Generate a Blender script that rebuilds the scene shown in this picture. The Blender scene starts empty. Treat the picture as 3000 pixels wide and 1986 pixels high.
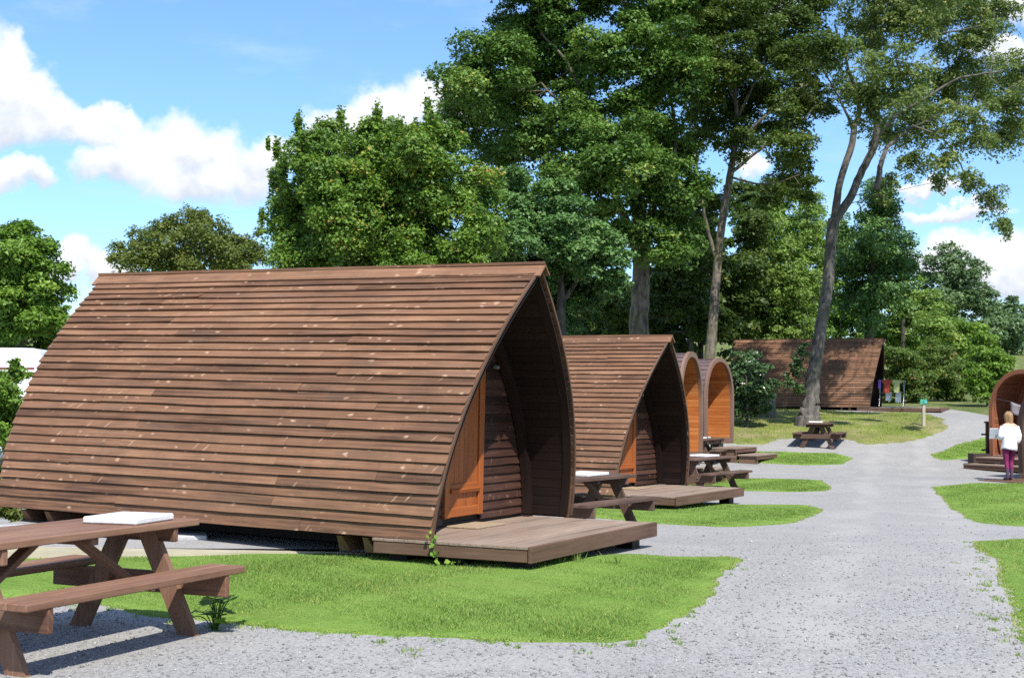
import bpy, math, random
import numpy as np
from mathutils import Vector, Matrix

R = math.radians
SC = bpy.context.scene
COL = SC.collection

# ------------------------------------------------------------------ camera
cam = bpy.data.cameras.new('camera')
cam_o = bpy.data.objects.new('camera', cam)
COL.objects.link(cam_o)
cam.sensor_width = 36.0
cam.lens = 49.9
cam.clip_start = 0.1
cam.clip_end = 6000
cam_o.matrix_world = (Matrix.Translation((0, 0, 1.601))
                      @ Matrix.Rotation(R(90) + 0.041, 4, 'X') @ Matrix.Rotation(0.0061, 4, 'Z'))
cam.dof.use_dof = True
cam.dof.focus_distance = 14.5
cam.dof.aperture_fstop = 7.1
SC.camera = cam_o

# ------------------------------------------------------------------ sun, sky, exposure
SUN_EL = R(52)
SUN_AZ = math.atan2(0.30, -0.95)          # where the sun stands: x = sin, y = cos
sun = bpy.data.lights.new('sun', 'SUN')
sun.energy = 5.0
sun.angle = R(0.53)
sun.color = (1.0, 0.955, 0.89)
sun_o = bpy.data.objects.new('sun', sun)
COL.objects.link(sun_o)
sd = Vector((math.sin(SUN_AZ) * math.cos(SUN_EL), math.cos(SUN_AZ) * math.cos(SUN_EL), math.sin(SUN_EL)))
sun_o.rotation_euler = sd.to_track_quat('Z', 'Y').to_euler()
sun_o.location = (6, -12, 20)

SC.view_settings.view_transform = 'Standard'
SC.view_settings.look = 'None'
SC.view_settings.exposure = 0.45
SC.view_settings.gamma = 1.0
SC.render.engine = 'CYCLES'
SC.cycles.use_denoising = False
SC.render.filter_size = 1.25
SC.cycles.max_bounces = 6
SC.cycles.diffuse_bounces = 3
SC.cycles.transparent_max_bounces = 8
SC.cycles.caustics_reflective = False
SC.cycles.caustics_refractive = False

# clouds: (azimuth, elevation, half width, half height) in radians
CLOUDS = [(-0.3446, 0.2194, 0.0137, 0.0183), (-0.336, 0.1977, 0.0244, 0.0183), (-0.3192, 0.1848, 0.0274, 0.0152), (-0.2968, 0.1805, 0.0213, 0.0107), (-0.3492, 0.1771, 0.0274, 0.0122), (-0.3659, 0.201, 0.0365, 0.0365), (-0.2743, 0.1847, 0.0183, 0.0091), (-0.2309, 0.1724, 0.0274, 0.0198), (-0.2568, 0.1654, 0.0335, 0.0198), (-0.2075, 0.1676, 0.0289, 0.0198), (-0.1867, 0.1536, 0.0274, 0.0183), (-0.2795, 0.1556, 0.0244, 0.0122), (-0.2248, 0.1493, 0.0457, 0.0137), (-0.172, 0.166, 0.0183, 0.0152), (-0.2855, 0.1754, 0.0152, 0.0091), (-0.1243, 0.1882, 0.0274, 0.0152), (-0.088, 0.198, 0.0289, 0.0183), (-0.0637, 0.2103, 0.0244, 0.0167), (-0.0392, 0.2048, 0.0244, 0.0213), (-0.1, 0.1769, 0.0457, 0.0152), (-0.3377, 0.1481, 0.0183, 0.0116), (-0.3253, 0.1445, 0.0107, 0.0076), (-0.3485, 0.1432, 0.0183, 0.0107), (-0.3036, 0.0922, 0.0152, 0.0116), (-0.2896, 0.0883, 0.0183, 0.011), (-0.3089, 0.0761, 0.0183, 0.0122), (-0.2753, 0.08, 0.0183, 0.0137), (0.3089, 0.103, 0.0274, 0.0128), (0.3364, 0.0965, 0.0274, 0.0137), (0.2893, 0.0947, 0.0213, 0.0122), (0.3281, 0.0823, 0.0335, 0.0137), (0.3007, 0.1263, 0.0365, 0.0055), (0.3404, 0.2568, 0.0274, 0.0079), (0.3374, 0.2335, 0.0244, 0.0073), (0.2868, 0.1412, 0.0244, 0.0049), (0.1678, 0.1592, 0.0107, 0.0091), (0.1858, 0.2691, 0.0244, 0.0061)]

class NT:
    """small helper for node trees"""
    def __init__(self, tree):
        self.t = tree
        self.n = tree.nodes
        self.l = tree.links
    def node(self, kind, **kw):
        n = self.n.new(kind)
        for k, v in kw.items():
            setattr(n, k, v)
        return n
    def put(self, sock, v):
        if isinstance(v, bpy.types.NodeSocket):
            self.l.new(v, sock)
        elif v is not None:
            sock.default_value = v
    def math(self, op, a, b=None, c=None, clamp=False):
        n = self.node('ShaderNodeMath', operation=op, use_clamp=clamp)
        self.put(n.inputs[0], a)
        if b is not None: self.put(n.inputs[1], b)
        if c is not None: self.put(n.inputs[2], c)
        return n.outputs[0]
    def vmath(self, op, a, b=None, scale=None):
        n = self.node('ShaderNodeVectorMath', operation=op)
        self.put(n.inputs[0], a)
        if b is not None: self.put(n.inputs[1], b)
        if scale is not None: self.put(n.inputs['Scale'], scale)
        return n.outputs[0]
    def noise(self, vec, scale, detail=4, rough=0.55, dim='3D', lac=2.0, dist=0.0, color=False):
        n = self.node('ShaderNodeTexNoise', noise_dimensions=dim)
        if vec is not None: self.put(n.inputs['Vector'], vec)
        n.inputs['Scale'].default_value = scale
        n.inputs['Detail'].default_value = detail
        n.inputs['Roughness'].default_value = rough
        n.inputs['Lacunarity'].default_value = lac
        n.inputs['Distortion'].default_value = dist
        return n.outputs['Color' if color else 'Fac']
    def voronoi(self, vec, scale, feature='F1', out='Distance', rnd=1.0):
        n = self.node('ShaderNodeTexVoronoi', feature=feature)
        if vec is not None: self.put(n.inputs['Vector'], vec)
        n.inputs['Scale'].default_value = scale
        n.inputs['Randomness'].default_value = rnd
        return n.outputs[out]
    def smooth(self, v, a, b, lo=0.0, hi=1.0):
        n = self.node('ShaderNodeMapRange', interpolation_type='SMOOTHSTEP')
        self.put(n.inputs[0], v)
        for i, q in enumerate((a, b, lo, hi)):
            n.inputs[1 + i].default_value = q
        return n.outputs[0]
    def mix(self, fac, a, b, blend='MIX'):
        n = self.node('ShaderNodeMix', data_type='RGBA', blend_type=blend)
        self.put(n.inputs[0], fac)
        for s, v in ((n.inputs[6], a), (n.inputs[7], b)):
            if isinstance(v, (tuple, list)):
                s.default_value = (v[0], v[1], v[2], 1)
            else:
                self.put(s, v)
        return n.outputs[2]
    def combine(self, x, y, z=0.0):
        n = self.node('ShaderNodeCombineXYZ')
        for s, v in zip(n.inputs, (x, y, z)):
            self.put(s, v)
        return n.outputs[0]
    def sep(self, v):
        n = self.node('ShaderNodeSeparateXYZ')
        self.put(n.inputs[0], v)
        return n.outputs

def build_world():
    w = bpy.data.worlds.new('World')
    SC.world = w
    w.use_nodes = True
    w.cycles.sampling_method = 'MANUAL'
    w.cycles.sample_map_resolution = 1024
    t = NT(w.node_tree)
    t.n.clear()
    out = t.node('ShaderNodeOutputWorld')
    sky = t.node('ShaderNodeTexSky', sky_type='NISHITA')
    sky.sun_disc = False
    sky.sun_elevation = SUN_EL
    sky.sun_rotation = SUN_AZ
    sky.altitude = 150
    sky.air_density = 1.15
    sky.dust_density = 0.25
    sky.ozone_density = 3.0
    bg = t.node('ShaderNodeBackground')
    bg.inputs[1].default_value = 0.145
    t.l.new(t.mix(1.0, sky.outputs[0], (0.64, 0.82, 1.06), 'MULTIPLY'), bg.inputs[0])
    # cloud cover by direction
    tc = t.node('ShaderNodeTexCoord')
    d = t.vmath('NORMALIZE', tc.outputs['Generated'])
    x, y, z = t.sep(d)
    az = t.math('ARCTAN2', x, y)
    el = t.math('ARCSINE', z)
    ae = t.combine(az, el)
    n1 = t.noise(ae, 22.0, 9, 0.60, color=True)
    n1c = t.vmath('SUBTRACT', n1, (0.5, 0.5, 0.5))
    n0 = t.vmath('SUBTRACT', t.noise(ae, 60.0, 6, 0.6, color=True), (0.5, 0.5, 0.5))
    warp = t.vmath('ADD', t.vmath('SCALE', n1c, scale=0.045), t.vmath('SCALE', n0, scale=0.012))
    aw = t.vmath('ADD', ae, warp)
    ax, ey, _ = t.sep(aw)
    best = None
    ws = None
    vs = None
    for (ca, ce, ra, re) in CLOUDS:
        qa = t.math('DIVIDE', t.math('SUBTRACT', ax, ca), ra * 1.12)
        qe = t.math('DIVIDE', t.math('SUBTRACT', ey, ce), re * 1.12)
        q = t.math('SUBTRACT', 1.0, t.math('ADD', t.math('MULTIPLY', qa, qa), t.math('MULTIPLY', qe, qe)))
        best = q if best is None else t.math('SMOOTH_MAX', best, q, 0.25)
        wq = t.math('MAXIMUM', q, 0.0)
        vq = t.math('MULTIPLY', wq, qe)
        ws = wq if ws is None else t.math('ADD', ws, wq)
        vs = vq if vs is None else t.math('ADD', vs, vq)
    vert = t.math('DIVIDE', vs, t.math('ADD', ws, 0.02))
    # cumulus all round the rest of the sky
    gn = t.noise(t.vmath('MULTIPLY', d, (1.0, 1.0, 2.2)), 2.6, 8, 0.55)
    away = t.math('MAXIMUM', t.smooth(t.math('ABSOLUTE', az), 0.40, 0.60), t.smooth(el, 0.30, 0.42))
    gen = t.math('MULTIPLY', t.smooth(gn, 0.53, 0.62), away)
    own = t.smooth(best, -0.25, 0.85)
    wisp = t.math('MULTIPLY', t.smooth(t.noise(t.vmath('MULTIPLY', ae, (1.0, 3.4, 1.0)), 7.0, 7, 0.6), 0.5, 0.8), 0.35)
    dens = t.math('MAXIMUM', t.math('MAXIMUM', own, gen), wisp, clamp=True)
    n2 = t.noise(t.vmath('ADD', ae, t.vmath('SCALE', n1c, scale=0.02)), 34.0, 6, 0.55)
    lit = t.math('ADD', t.math('MULTIPLY', vert, 0.75), t.math('MULTIPLY', t.math('SUBTRACT', n2, 0.5), 1.5))
    shade = t.smooth(lit, -0.70, 0.30)
    ccol = t.mix(shade, (0.58, 0.64, 0.74), (0.95, 0.96, 0.98))
    bc = t.node('ShaderNodeBackground')
    t.l.new(ccol, bc.inputs[0])
    bc.inputs[1].default_value = 0.88
    mx = t.node('ShaderNodeMixShader')
    t.l.new(dens, mx.inputs[0])
    t.l.new(bg.outputs[0], mx.inputs[1])
    t.l.new(bc.outputs[0], mx.inputs[2])
    t.l.new(mx.outputs[0], out.inputs[0])
build_world()

# ------------------------------------------------------------------ materials
MATS = {}
def mat(name, fn, **kw):
    if name in MATS:
        return MATS[name]
    m = bpy.data.materials.new(name)
    m.use_nodes = True
    t = NT(m.node_tree)
    t.n.clear()
    out = t.node('ShaderNodeOutputMaterial')
    p = t.node('ShaderNodeBsdfPrincipled')
    t.l.new(p.outputs[0], out.inputs[0])
    fn(t, p, out, **kw)
    MATS[name] = m
    return m

def bump(t, p, h, strength=0.3, dist=0.01):
    b = t.node('ShaderNodeBump')
    b.inputs['Strength'].default_value = strength
    b.inputs['Distance'].default_value = dist
    t.put(b.inputs['Height'], h)
    t.l.new(b.outputs[0], p.inputs['Normal'])

def m_wood(t, p, out, dark=(.1, .05, .03), mid=(.2, .1, .07), light=(.3, .18, .12), knots=0.0,
           knot_col=(.5, .3, .22), rough=0.75, vary=0.35, weather=0.0, wcol=(.2, .17, .15)):
    uv = t.node('ShaderNodeUVMap').outputs[0]
    oi = t.node('ShaderNodeObjectInfo')
    rnd = oi.outputs['Random']
    off = t.combine(t.math('MULTIPLY', rnd, 37.0), t.math('MULTIPLY', rnd, 91.0))
    v = t.vmath('ADD', uv, off)
    g1 = t.noise(t.vmath('MULTIPLY', v, (1.2, 38.0, 1.0)), 1.0, 6, 0.6)
    g2 = t.noise(t.vmath('MULTIPLY', v, (0.9, 2.2, 1.0)), 1.0, 4, 0.6)
    g3 = t.noise(t.vmath('MULTIPLY', v, (6.0, 160.0, 1.0)), 1.0, 3, 0.6)
    f = t.math('ADD', t.math('MULTIPLY', g1, 0.62), t.math('MULTIPLY', g2, 0.55))
    f = t.math('ADD', f, t.math('MULTIPLY', t.math('SUBTRACT', rnd, 0.5), vary))
    c = t.mix(t.smooth(f, 0.36, 0.60), dark, mid)
    c = t.mix(t.smooth(f, 0.56, 0.86), c, light)
    c = t.mix(t.math('MULTIPLY', t.smooth(g3, 0.52, 0.75), 0.35), c, dark)
    if weather > 0:
        stk = t.noise(t.vmath('MULTIPLY', uv, (3.2, 0.55, 1.0)), 1.0, 6, 0.65)
        c = t.mix(t.math('MULTIPLY', t.smooth(stk, 0.50, 0.72), weather * 0.55), c, dark)
        wn = t.noise(t.vmath('MULTIPLY', v, (1.6, 5.0, 1.0)), 1.0, 5, 0.65)
        c = t.mix(t.math('MULTIPLY', t.smooth(wn, 0.46, 0.66), weather), c, wcol)
    if knots > 0:
        kv = t.vmath('MULTIPLY', v, (8.0, 13.0, 1.0))
        kw = t.vmath('ADD', kv, t.vmath('SCALE', t.noise(kv, 1.3, 2, 0.5, color=True), scale=0.7))
        kd = t.voronoi(kw, 1.0)
        kc = t.sep(t.voronoi(kw, 1.0, out='Color'))
        on = t.smooth(kc[0], 0.66, 0.80)
        sz = t.math('MULTIPLY', t.math('SUBTRACT', 1.0, t.smooth(kd, 0.08, 0.34)), on)
        patch = t.smooth(t.noise(t.vmath('MULTIPLY', v, (1.1, 4.0, 1.0)), 1.0, 3, 0.5), 0.34, 0.56)
        c = t.mix(t.math('MULTIPLY', t.math('MULTIPLY', sz, patch), knots), c, knot_col)
        su, sv, _ = t.sep(v)
        sk = t.combine(t.math('MULTIPLY', t.math('ADD', su, t.math('MULTIPLY', sv, -0.75)), 16.0), t.math('MULTIPLY', sv, 4.5))
        sd_ = t.voronoi(sk, 1.0)
        so = t.smooth(t.sep(t.voronoi(sk, 1.0, out='Color'))[1], 0.83, 0.90)
        c = t.mix(t.math('MULTIPLY', t.math('MULTIPLY', t.math('SUBTRACT', 1.0, t.smooth(sd_, 0.05, 0.26)), so), knots * 0.75), c, knot_col)
    t.l.new(c, p.inputs['Base Color'])
    p.inputs['Roughness'].default_value = rough
    p.inputs['Specular IOR Level'].default_value = 0.3
    bump(t, p, t.math('ADD', g1, t.math('MULTIPLY', g3, 0.5)), 0.45, 0.004)

def m_plain(t, p, out, col=(.5, .5, .5), rough=0.6, var=0.15, scale=8.0, metal=0.0, bmp=0.2):
    tc = t.node('ShaderNodeTexCoord').outputs['Object']
    n = t.noise(tc, scale, 6, 0.6)
    n2 = t.noise(tc, scale * 7, 4, 0.6)
    k = t.smooth(t.math('ADD', t.math('MULTIPLY', n, 0.7), t.math('MULTIPLY', n2, 0.3)), 0.35, 0.65)
    lo = tuple(v * (1 - var) for v in col)
    hi = tuple(min(1, v * (1 + var * 0.7)) for v in col)
    t.l.new(t.mix(k, lo, hi), p.inputs['Base Color'])
    p.inputs['Roughness'].default_value = rough
    p.inputs['Metallic'].default_value = metal
    if bmp:
        bump(t, p, n2, bmp, 0.004)

def m_leaf(t, p, out, a=(.05, .1, .02), b=(.09, .16, .035), c=(.16, .15, .04), cw=0.1, trans=0.3, rough=0.5, spec=0.35):
    at = t.node('ShaderNodeAttribute', attribute_name='tint').outputs['Fac']
    col = t.mix(at, a, b)
    col = t.mix(t.smooth(at, 1.0 - cw, 1.0 - cw * 0.5), col, c)
    t.l.new(col, p.inputs['Base Color'])
    p.inputs['Roughness'].default_value = rough
    p.inputs['Specular IOR Level'].default_value = spec
    tr = t.node('ShaderNodeBsdfTranslucent')
    t.l.new(t.mix(0.5, col, (.16, .26, .03)), tr.inputs[0])
    mx = t.node('ShaderNodeMixShader')
    mx.inputs[0].default_value = trans
    t.l.new(p.outputs[0], mx.inputs[1])
    t.l.new(tr.outputs[0], mx.inputs[2])
    t.l.new(mx.outputs[0], out.inputs[0])

def m_bark(t, p, out, dark=(.04, .034, .025), light=(.20, .170, .125), moss=(.10, .098, .035), rough=0.9):
    tc = t.node('ShaderNodeTexCoord').outputs['Object']
    n = t.noise(t.vmath('MULTIPLY', tc, (9.0, 9.0, 2.6)), 1.0, 7, 0.65)
    n2 = t.noise(tc, 1.5, 4, 0.6)
    c = t.mix(t.smooth(n, 0.34, 0.66), dark, light)
    c = t.mix(t.math('MULTIPLY', t.smooth(n2, 0.46, 0.66), 0.55), c, moss)
    t.l.new(c, p.inputs['Base Color'])
    p.inputs['Roughness'].default_value = rough
    bump(t, p, n, 0.8, 0.03)

def m_gravel(t, p, out):
    tc = t.node('ShaderNodeTexCoord').outputs['Object']
    vc = t.voronoi(tc, 62.0, out='Color')
    vd = t.voronoi(tc, 62.0)
    vc2 = t.voronoi(tc, 130.0, out='Color')
    g = t.sep(vc)[0]
    g2 = t.sep(vc2)[1]
    big = t.noise(tc, 0.55, 6, 0.6)
    mid = t.noise(tc, 2.7, 5, 0.65)
    c = t.mix(t.smooth(g, 0.05, 0.95), (.245, .239, .224), (.360, .352, .332))
    c = t.mix(t.math('MULTIPLY', t.smooth(g2, 0.82, 0.92), 0.50), c, (.11, .11, .115))
    c = t.mix(t.math('MULTIPLY', t.smooth(g2, 0.05, 0.0), 0.5), c, (.42, .41, .39))
    dust = t.smooth(t.math('ADD', t.math('MULTIPLY', big, 0.65), t.math('MULTIPLY', mid, 0.35)), 0.45, 0.63)
    c = t.mix(t.math('MULTIPLY', dust, 0.55), c, (.355, .342, .312))
    gx, gy, _ = t.sep(tc)
    wob = t.math('MULTIPLY', t.math('SUBTRACT', t.noise(tc, 0.25, 3, 0.5), 0.5), 1.6)
    off = t.math('ABSOLUTE', t.math('ADD', t.math('SUBTRACT', gx, t.math('MULTIPLY_ADD', gy, 0.27, 0.1)), wob))
    rut = t.math('SUBTRACT', 1.0, t.smooth(t.math('ABSOLUTE', t.math('SUBTRACT', off, 0.75)), 0.08, 0.42))
    rut = t.math('MULTIPLY', rut, t.smooth(t.noise(tc, 0.9, 5, 0.65), 0.30, 0.62))
    c = t.mix(t.math('MULTIPLY', rut, 0.55), c, (.375, .362, .332))
    damp = t.smooth(t.noise(tc, 0.35, 6, 0.7), 0.50, 0.66)
    c = t.mix(t.math('MULTIPLY', damp, 0.30), c, (.20, .195, .185))
    soil = t.smooth(t.noise(tc, 1.3, 6, 0.7), 0.62, 0.74)
    c = t.mix(t.math('MULTIPLY', soil, 0.40), c, (.26, .21, .155))
    t.l.new(c, p.inputs['Base Color'])
    p.inputs['Roughness'].default_value = 0.92
    p.inputs['Specular IOR Level'].default_value = 0.2
    bump(t, p, t.math('ADD', t.math('MULTIPLY', t.math('SUBTRACT', 0.6, vd), 1.0), t.math('MULTIPLY', g, 0.9)), 0.30, 0.008)

def m_turf(t, p, out, a=(.10, .17, .025), b=(.16, .25, .045), dry=(.30, .27, .12), dry_amt=0.25, soil=(.17, .12, .08), soil_amt=0.0):
    tc = t.node('ShaderNodeTexCoord').outputs['Object']
    n = t.noise(tc, 1.1, 6, 0.62)
    n2 = t.noise(tc, 14.0, 5, 0.7)
    n3 = t.noise(tc, 70.0, 3, 0.7)
    c = t.mix(t.smooth(t.math('ADD', t.math('MULTIPLY', n, 0.5), t.math('MULTIPLY', n2, 0.5)), 0.36, 0.64), a, b)
    c = t.mix(t.math('MULTIPLY', t.smooth(n3, 0.5, 0.72), 0.4), c, a)
    c = t.mix(t.math('MULTIPLY', t.smooth(t.noise(tc, 0.8, 7, 0.65), 0.50, 0.68), dry_amt), c, dry)
    if soil_amt:
        c = t.mix(t.math('MULTIPLY', t.smooth(t.noise(tc, 0.45, 7, 0.7), 0.44, 0.62), soil_amt), c, soil)
    t.l.new(c, p.inputs['Base Color'])
    p.inputs['Roughness'].default_value = 0.9
    p.inputs['Specular IOR Level'].default_value = 0.15
    bump(t, p, t.math('ADD', n2, n3), 0.9, 0.03)

def m_tint(t, p, out, a, b, rough=0.9, c=None):
    at = t.node('ShaderNodeAttribute', attribute_name='tint').outputs['Fac']
    col = t.mix(at, a, b)
    if c:
        col = t.mix(t.smooth(at, 0.90, 0.97), col, c)
    t.l.new(col, p.inputs['Base Color'])
    p.inputs['Roughness'].default_value = rough
    p.inputs['Specular IOR Level'].default_value = 0.2

W_ROOF = mat('roof_timber', m_wood, dark=(.074, .037, .021), mid=(.190, .096, .052), light=(.300, .164, .093), knots=0.55,
             knot_col=(.60, .41, .27), rough=0.72, vary=0.22, weather=0.45, wcol=(.112, .070, .047))
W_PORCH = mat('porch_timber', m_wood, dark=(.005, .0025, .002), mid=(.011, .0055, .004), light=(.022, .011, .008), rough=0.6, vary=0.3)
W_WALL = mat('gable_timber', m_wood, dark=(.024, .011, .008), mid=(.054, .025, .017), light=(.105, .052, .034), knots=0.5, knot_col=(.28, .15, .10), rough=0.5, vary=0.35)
W_DECK = mat('deck_timber', m_wood, dark=(.160, .112, .080), mid=(.262, .190, .140), light=(.370, .282, .215), rough=0.85, vary=0.16, weather=0.45, wcol=(.26, .215, .175))
W_FASCIA = mat('fascia_timber', m_wood, dark=(.070, .040, .026), mid=(.128, .072, .046), light=(.195, .118, .080), rough=0.75, vary=0.15)
W_TABLE = mat('table_timber', m_wood, dark=(.084, .040, .024), mid=(.190, .096, .056), light=(.310, .178, .112), knots=0.35, knot_col=(.09, .05, .04), rough=0.68, vary=0.18, weather=0.3, wcol=(.23, .155, .112))
W_TABLE2 = mat('aged_table_timber', m_wood, dark=(.055, .032, .022), mid=(.110, .064, .044), light=(.185, .118, .086), rough=0.75, vary=0.18, weather=0.4, wcol=(.15, .108, .080))
W_ORANGE = mat('varnished_pine', m_wood, dark=(.30, .090, .022), mid=(.43, .140, .036), light=(.54, .215, .070), knots=0.3, knot_col=(.22, .07, .02), rough=0.45, vary=0.22)
W_DOOR = mat('door_timber', m_wood, dark=(.22, .058, .013), mid=(.31, .085, .019), light=(.38, .115, .029), rough=0.4, vary=0.10)
W_TRIM = mat('arch_trim_timber', m_wood, dark=(.13, .075, .05), mid=(.19, .115, .08), light=(.25, .16, .115), rough=0.7, vary=0.1)
W_RED = mat('cedar_timber', m_wood, dark=(.17, .06, .03), mid=(.27, .10, .05), light=(.36, .15, .08), rough=0.6, vary=0.2)
W_PALE = mat('bleached_timber', m_wood, dark=(.30, .25, .18), mid=(.42, .36, .27), light=(.52, .46, .36), rough=0.9, vary=0.1, weather=0.4, wcol=(.36, .34, .27))
W_SHINGLE = mat('roof_shingle', m_plain, col=(.125, .085, .085), rough=0.8, var=0.3, scale=20)
W_DARKPOST = mat('dark_post_timber', m_wood, dark=(.02, .014, .012), mid=(.04, .026, .02), light=(.07, .045, .035), rough=0.7)
BARK = mat('bark', m_bark)
BARK_ASH = mat('ash_bark', m_bark, dark=(.045, .040, .034), light=(.165, .148, .125), moss=(.085, .080, .048))
BARK_DARK = mat('dark_bark', m_bark, dark=(.03, .026, .02), light=(.13, .115, .09), moss=(.07, .08, .03))
BARK_BIRCH = mat('birch_bark', m_bark, dark=(.10, .09, .07), light=(.36, .34, .29), moss=(.22, .21, .14))
GRAVEL = mat('gravel', m_gravel)
TURF = mat('turf', m_turf, a=(.150, .265, .038), b=(.245, .375, .072), dry=(.27, .25, .07), dry_amt=0.2)
TURF_WOOD = mat('woodland_turf', m_turf, a=(.14, .19, .035), b=(.26, .29, .07), dry=(.42, .35, .19), dry_amt=0.7, soil=(.26, .19, .12), soil_amt=0.55)
FIELD = mat('field_grass', m_turf, a=(.09, .12, .03), b=(.14, .18, .05), dry=(.40, .36, .17), dry_amt=0.75)
BLADE = mat('grass_blade', m_leaf, a=(.190, .315, .058), b=(.345, .475, .125), c=(.55, .52, .16), cw=0.05, trans=0.45, rough=0.55, spec=0.2)
BLADE_DRY = mat('dry_grass_blade', m_leaf, a=(.20, .28, .04), b=(.36, .40, .09), c=(.55, .46, .22), cw=0.3, trans=0.4, rough=0.6, spec=0.2)
STONE = mat('pebble', m_tint, a=(.15, .147, .14), b=(.36, .353, .336), c=(.45, .435, .405))
SLABWHITE = mat('white_slab_stone', m_plain, col=(.68, .67, .64), rough=0.8, var=0.10, scale=12)
CONC = mat('concrete', m_plain, col=(.42, .42, .41), rough=0.9, var=0.25, scale=9)
STEEL = mat('bolt_steel', m_plain, col=(.35, .35, .36), rough=0.35, var=0.1, metal=1.0, bmp=0)
COIR = mat('coir_mat', m_plain, col=(.34, .255, .16), rough=0.95, var=0.2, scale=40, bmp=0.6)
GLASSY = mat('lamp_glass', m_plain, col=(.16, .16, .15), rough=0.2, var=0.05, bmp=0)

# ------------------------------------------------------------------ mesh helpers
def tag(o, label=None, cat=None, group=None, kind=None):
    if label: o['label'] = label
    if cat: o['category'] = cat
    if group: o['group'] = group
    if kind: o['kind'] = kind
    return o

def empty(name, loc=(0, 0, 0), rz=0.0, tilt=0.0, parent=None):
    o = bpy.data.objects.new(name, None)
    COL.objects.link(o)
    o.location = loc
    o.rotation_euler = (0, -tilt, rz)
    o.empty_display_size = 0.2
    if parent: o.parent = parent
    return o

def link(name, me, parent=None, m=None):
    o = bpy.data.objects.new(name, me)
    COL.objects.link(o)
    if parent is not None: o.parent = parent
    if m is not None and not me.materials: me.materials.append(m)
    return o

def fast_mesh(name, co, faces, tint=None, smooth=False):
    """co (n,3); faces (m,k) of one size k; tint (m,)"""
    co = np.ascontiguousarray(co, dtype=np.float32)
    faces = np.ascontiguousarray(faces, dtype=np.int32)
    me = bpy.data.meshes.new(name)
    m, k = faces.shape
    me.vertices.add(len(co))
    me.vertices.foreach_set('co', co.ravel())
    me.loops.add(m * k)
    me.loops.foreach_set('vertex_index', faces.ravel())
    me.polygons.add(m)
    me.polygons.foreach_set('loop_start', np.arange(m, dtype=np.int32) * k)
    if smooth:
        me.polygons.foreach_set('use_smooth', np.ones(m, dtype=bool))
    if tint is not None:
        a = me.attributes.new('tint', 'FLOAT', 'FACE')
        a.data.foreach_set('value', np.ascontiguousarray(tint, dtype=np.float32))
    me.update(calc_edges=True)
    return me

def py_mesh(name, v, f, uv=None, smooth=False):
    me = bpy.data.meshes.new(name)
    me.from_pydata([tuple(map(float, q)) for q in v], [], [tuple(map(int, q)) for q in f])
    if uv is not None:
        l = me.uv_layers.new(name='UVMap')
        vi = np.empty(len(me.loops), dtype=np.int32)
        me.loops.foreach_get('vertex_index', vi)
        l.data.foreach_set('uv', np.asarray(uv, dtype=np.float32)[vi].ravel())
    if smooth:
        me.polygons.foreach_set('use_smooth', np.ones(len(me.polygons), dtype=bool))
    me.update()
    return me

def cbox_data(sx, sy, sz, c=0.006):
    """chamfered box centred on the origin; grain runs along the longest side"""
    hx, hy, hz = sx / 2, sy / 2, sz / 2
    c = min(c, hx * 0.45, hy * 0.45, hz * 0.45)
    v = []
    idx = {}
    for ix in (-1, 1):
        for iy in (-1, 1):
            for iz in (-1, 1):
                for ax in range(3):
                    p = [ix * (hx - c), iy * (hy - c), iz * (hz - c)]
                    p[ax] = (ix * hx, iy * hy, iz * hz)[ax]
                    idx[(ix, iy, iz, ax)] = len(v)
                    v.append(p)
    f = []
    for ax in range(3):
        o = [i for i in range(3) if i != ax]
        for s in (-1, 1):
            q = []
            for (a, b) in ((-1, -1), (1, -1), (1, 1), (-1, 1)):
                k = [0, 0, 0]; k[ax] = s; k[o[0]] = a; k[o[1]] = b
                q.append(idx[(*k, ax)])
            flip = (s > 0) != (ax != 1)
            f.append(q[::-1] if flip else q)
    for ax in range(3):                      # edges parallel to ax
        o = [i for i in range(3) if i != ax]
        for a in (-1, 1):
            for b in (-1, 1):
                k0 = [0, 0, 0]; k0[ax] = -1; k0[o[0]] = a; k0[o[1]] = b
                k1 = list(k0); k1[ax] = 1
                q = [idx[(*k0, o[0])], idx[(*k0, o[1])], idx[(*k1, o[1])], idx[(*k1, o[0])]]
                f.append(q)
    for ix in (-1, 1):
        for iy in (-1, 1):
            for iz in (-1, 1):
                f.append([idx[(ix, iy, iz, a)] for a in range(3)])
    v = np.array(v)
    ln = int(np.argmax((sx, sy, sz)))
    oth = [i for i in range(3) if i != ln]
    uv = np.stack([v[:, ln], v[:, oth[0]] + 0.7 * v[:, oth[1]]], 1)
    return v, f, uv

def recalc(me):
    import bmesh
    b = bmesh.new(); b.from_mesh(me)
    bmesh.ops.recalc_face_normals(b, faces=b.faces)
    b.to_mesh(me); b.free()

def beam(name, size, loc, m, parent, rot=(0, 0, 0), c=0.006, seed=None):
    v, f, uv = cbox_data(*size, c=c)
    if seed is not None:
        rng = np.random.default_rng(seed)
        uv = uv + rng.uniform(-5, 5, 2)
    me = py_mesh(name, v, f, uv)
    recalc(me)
    o = link(name, me, parent, m)
    o.location = loc
    o.rotation_euler = rot
    return o

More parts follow.
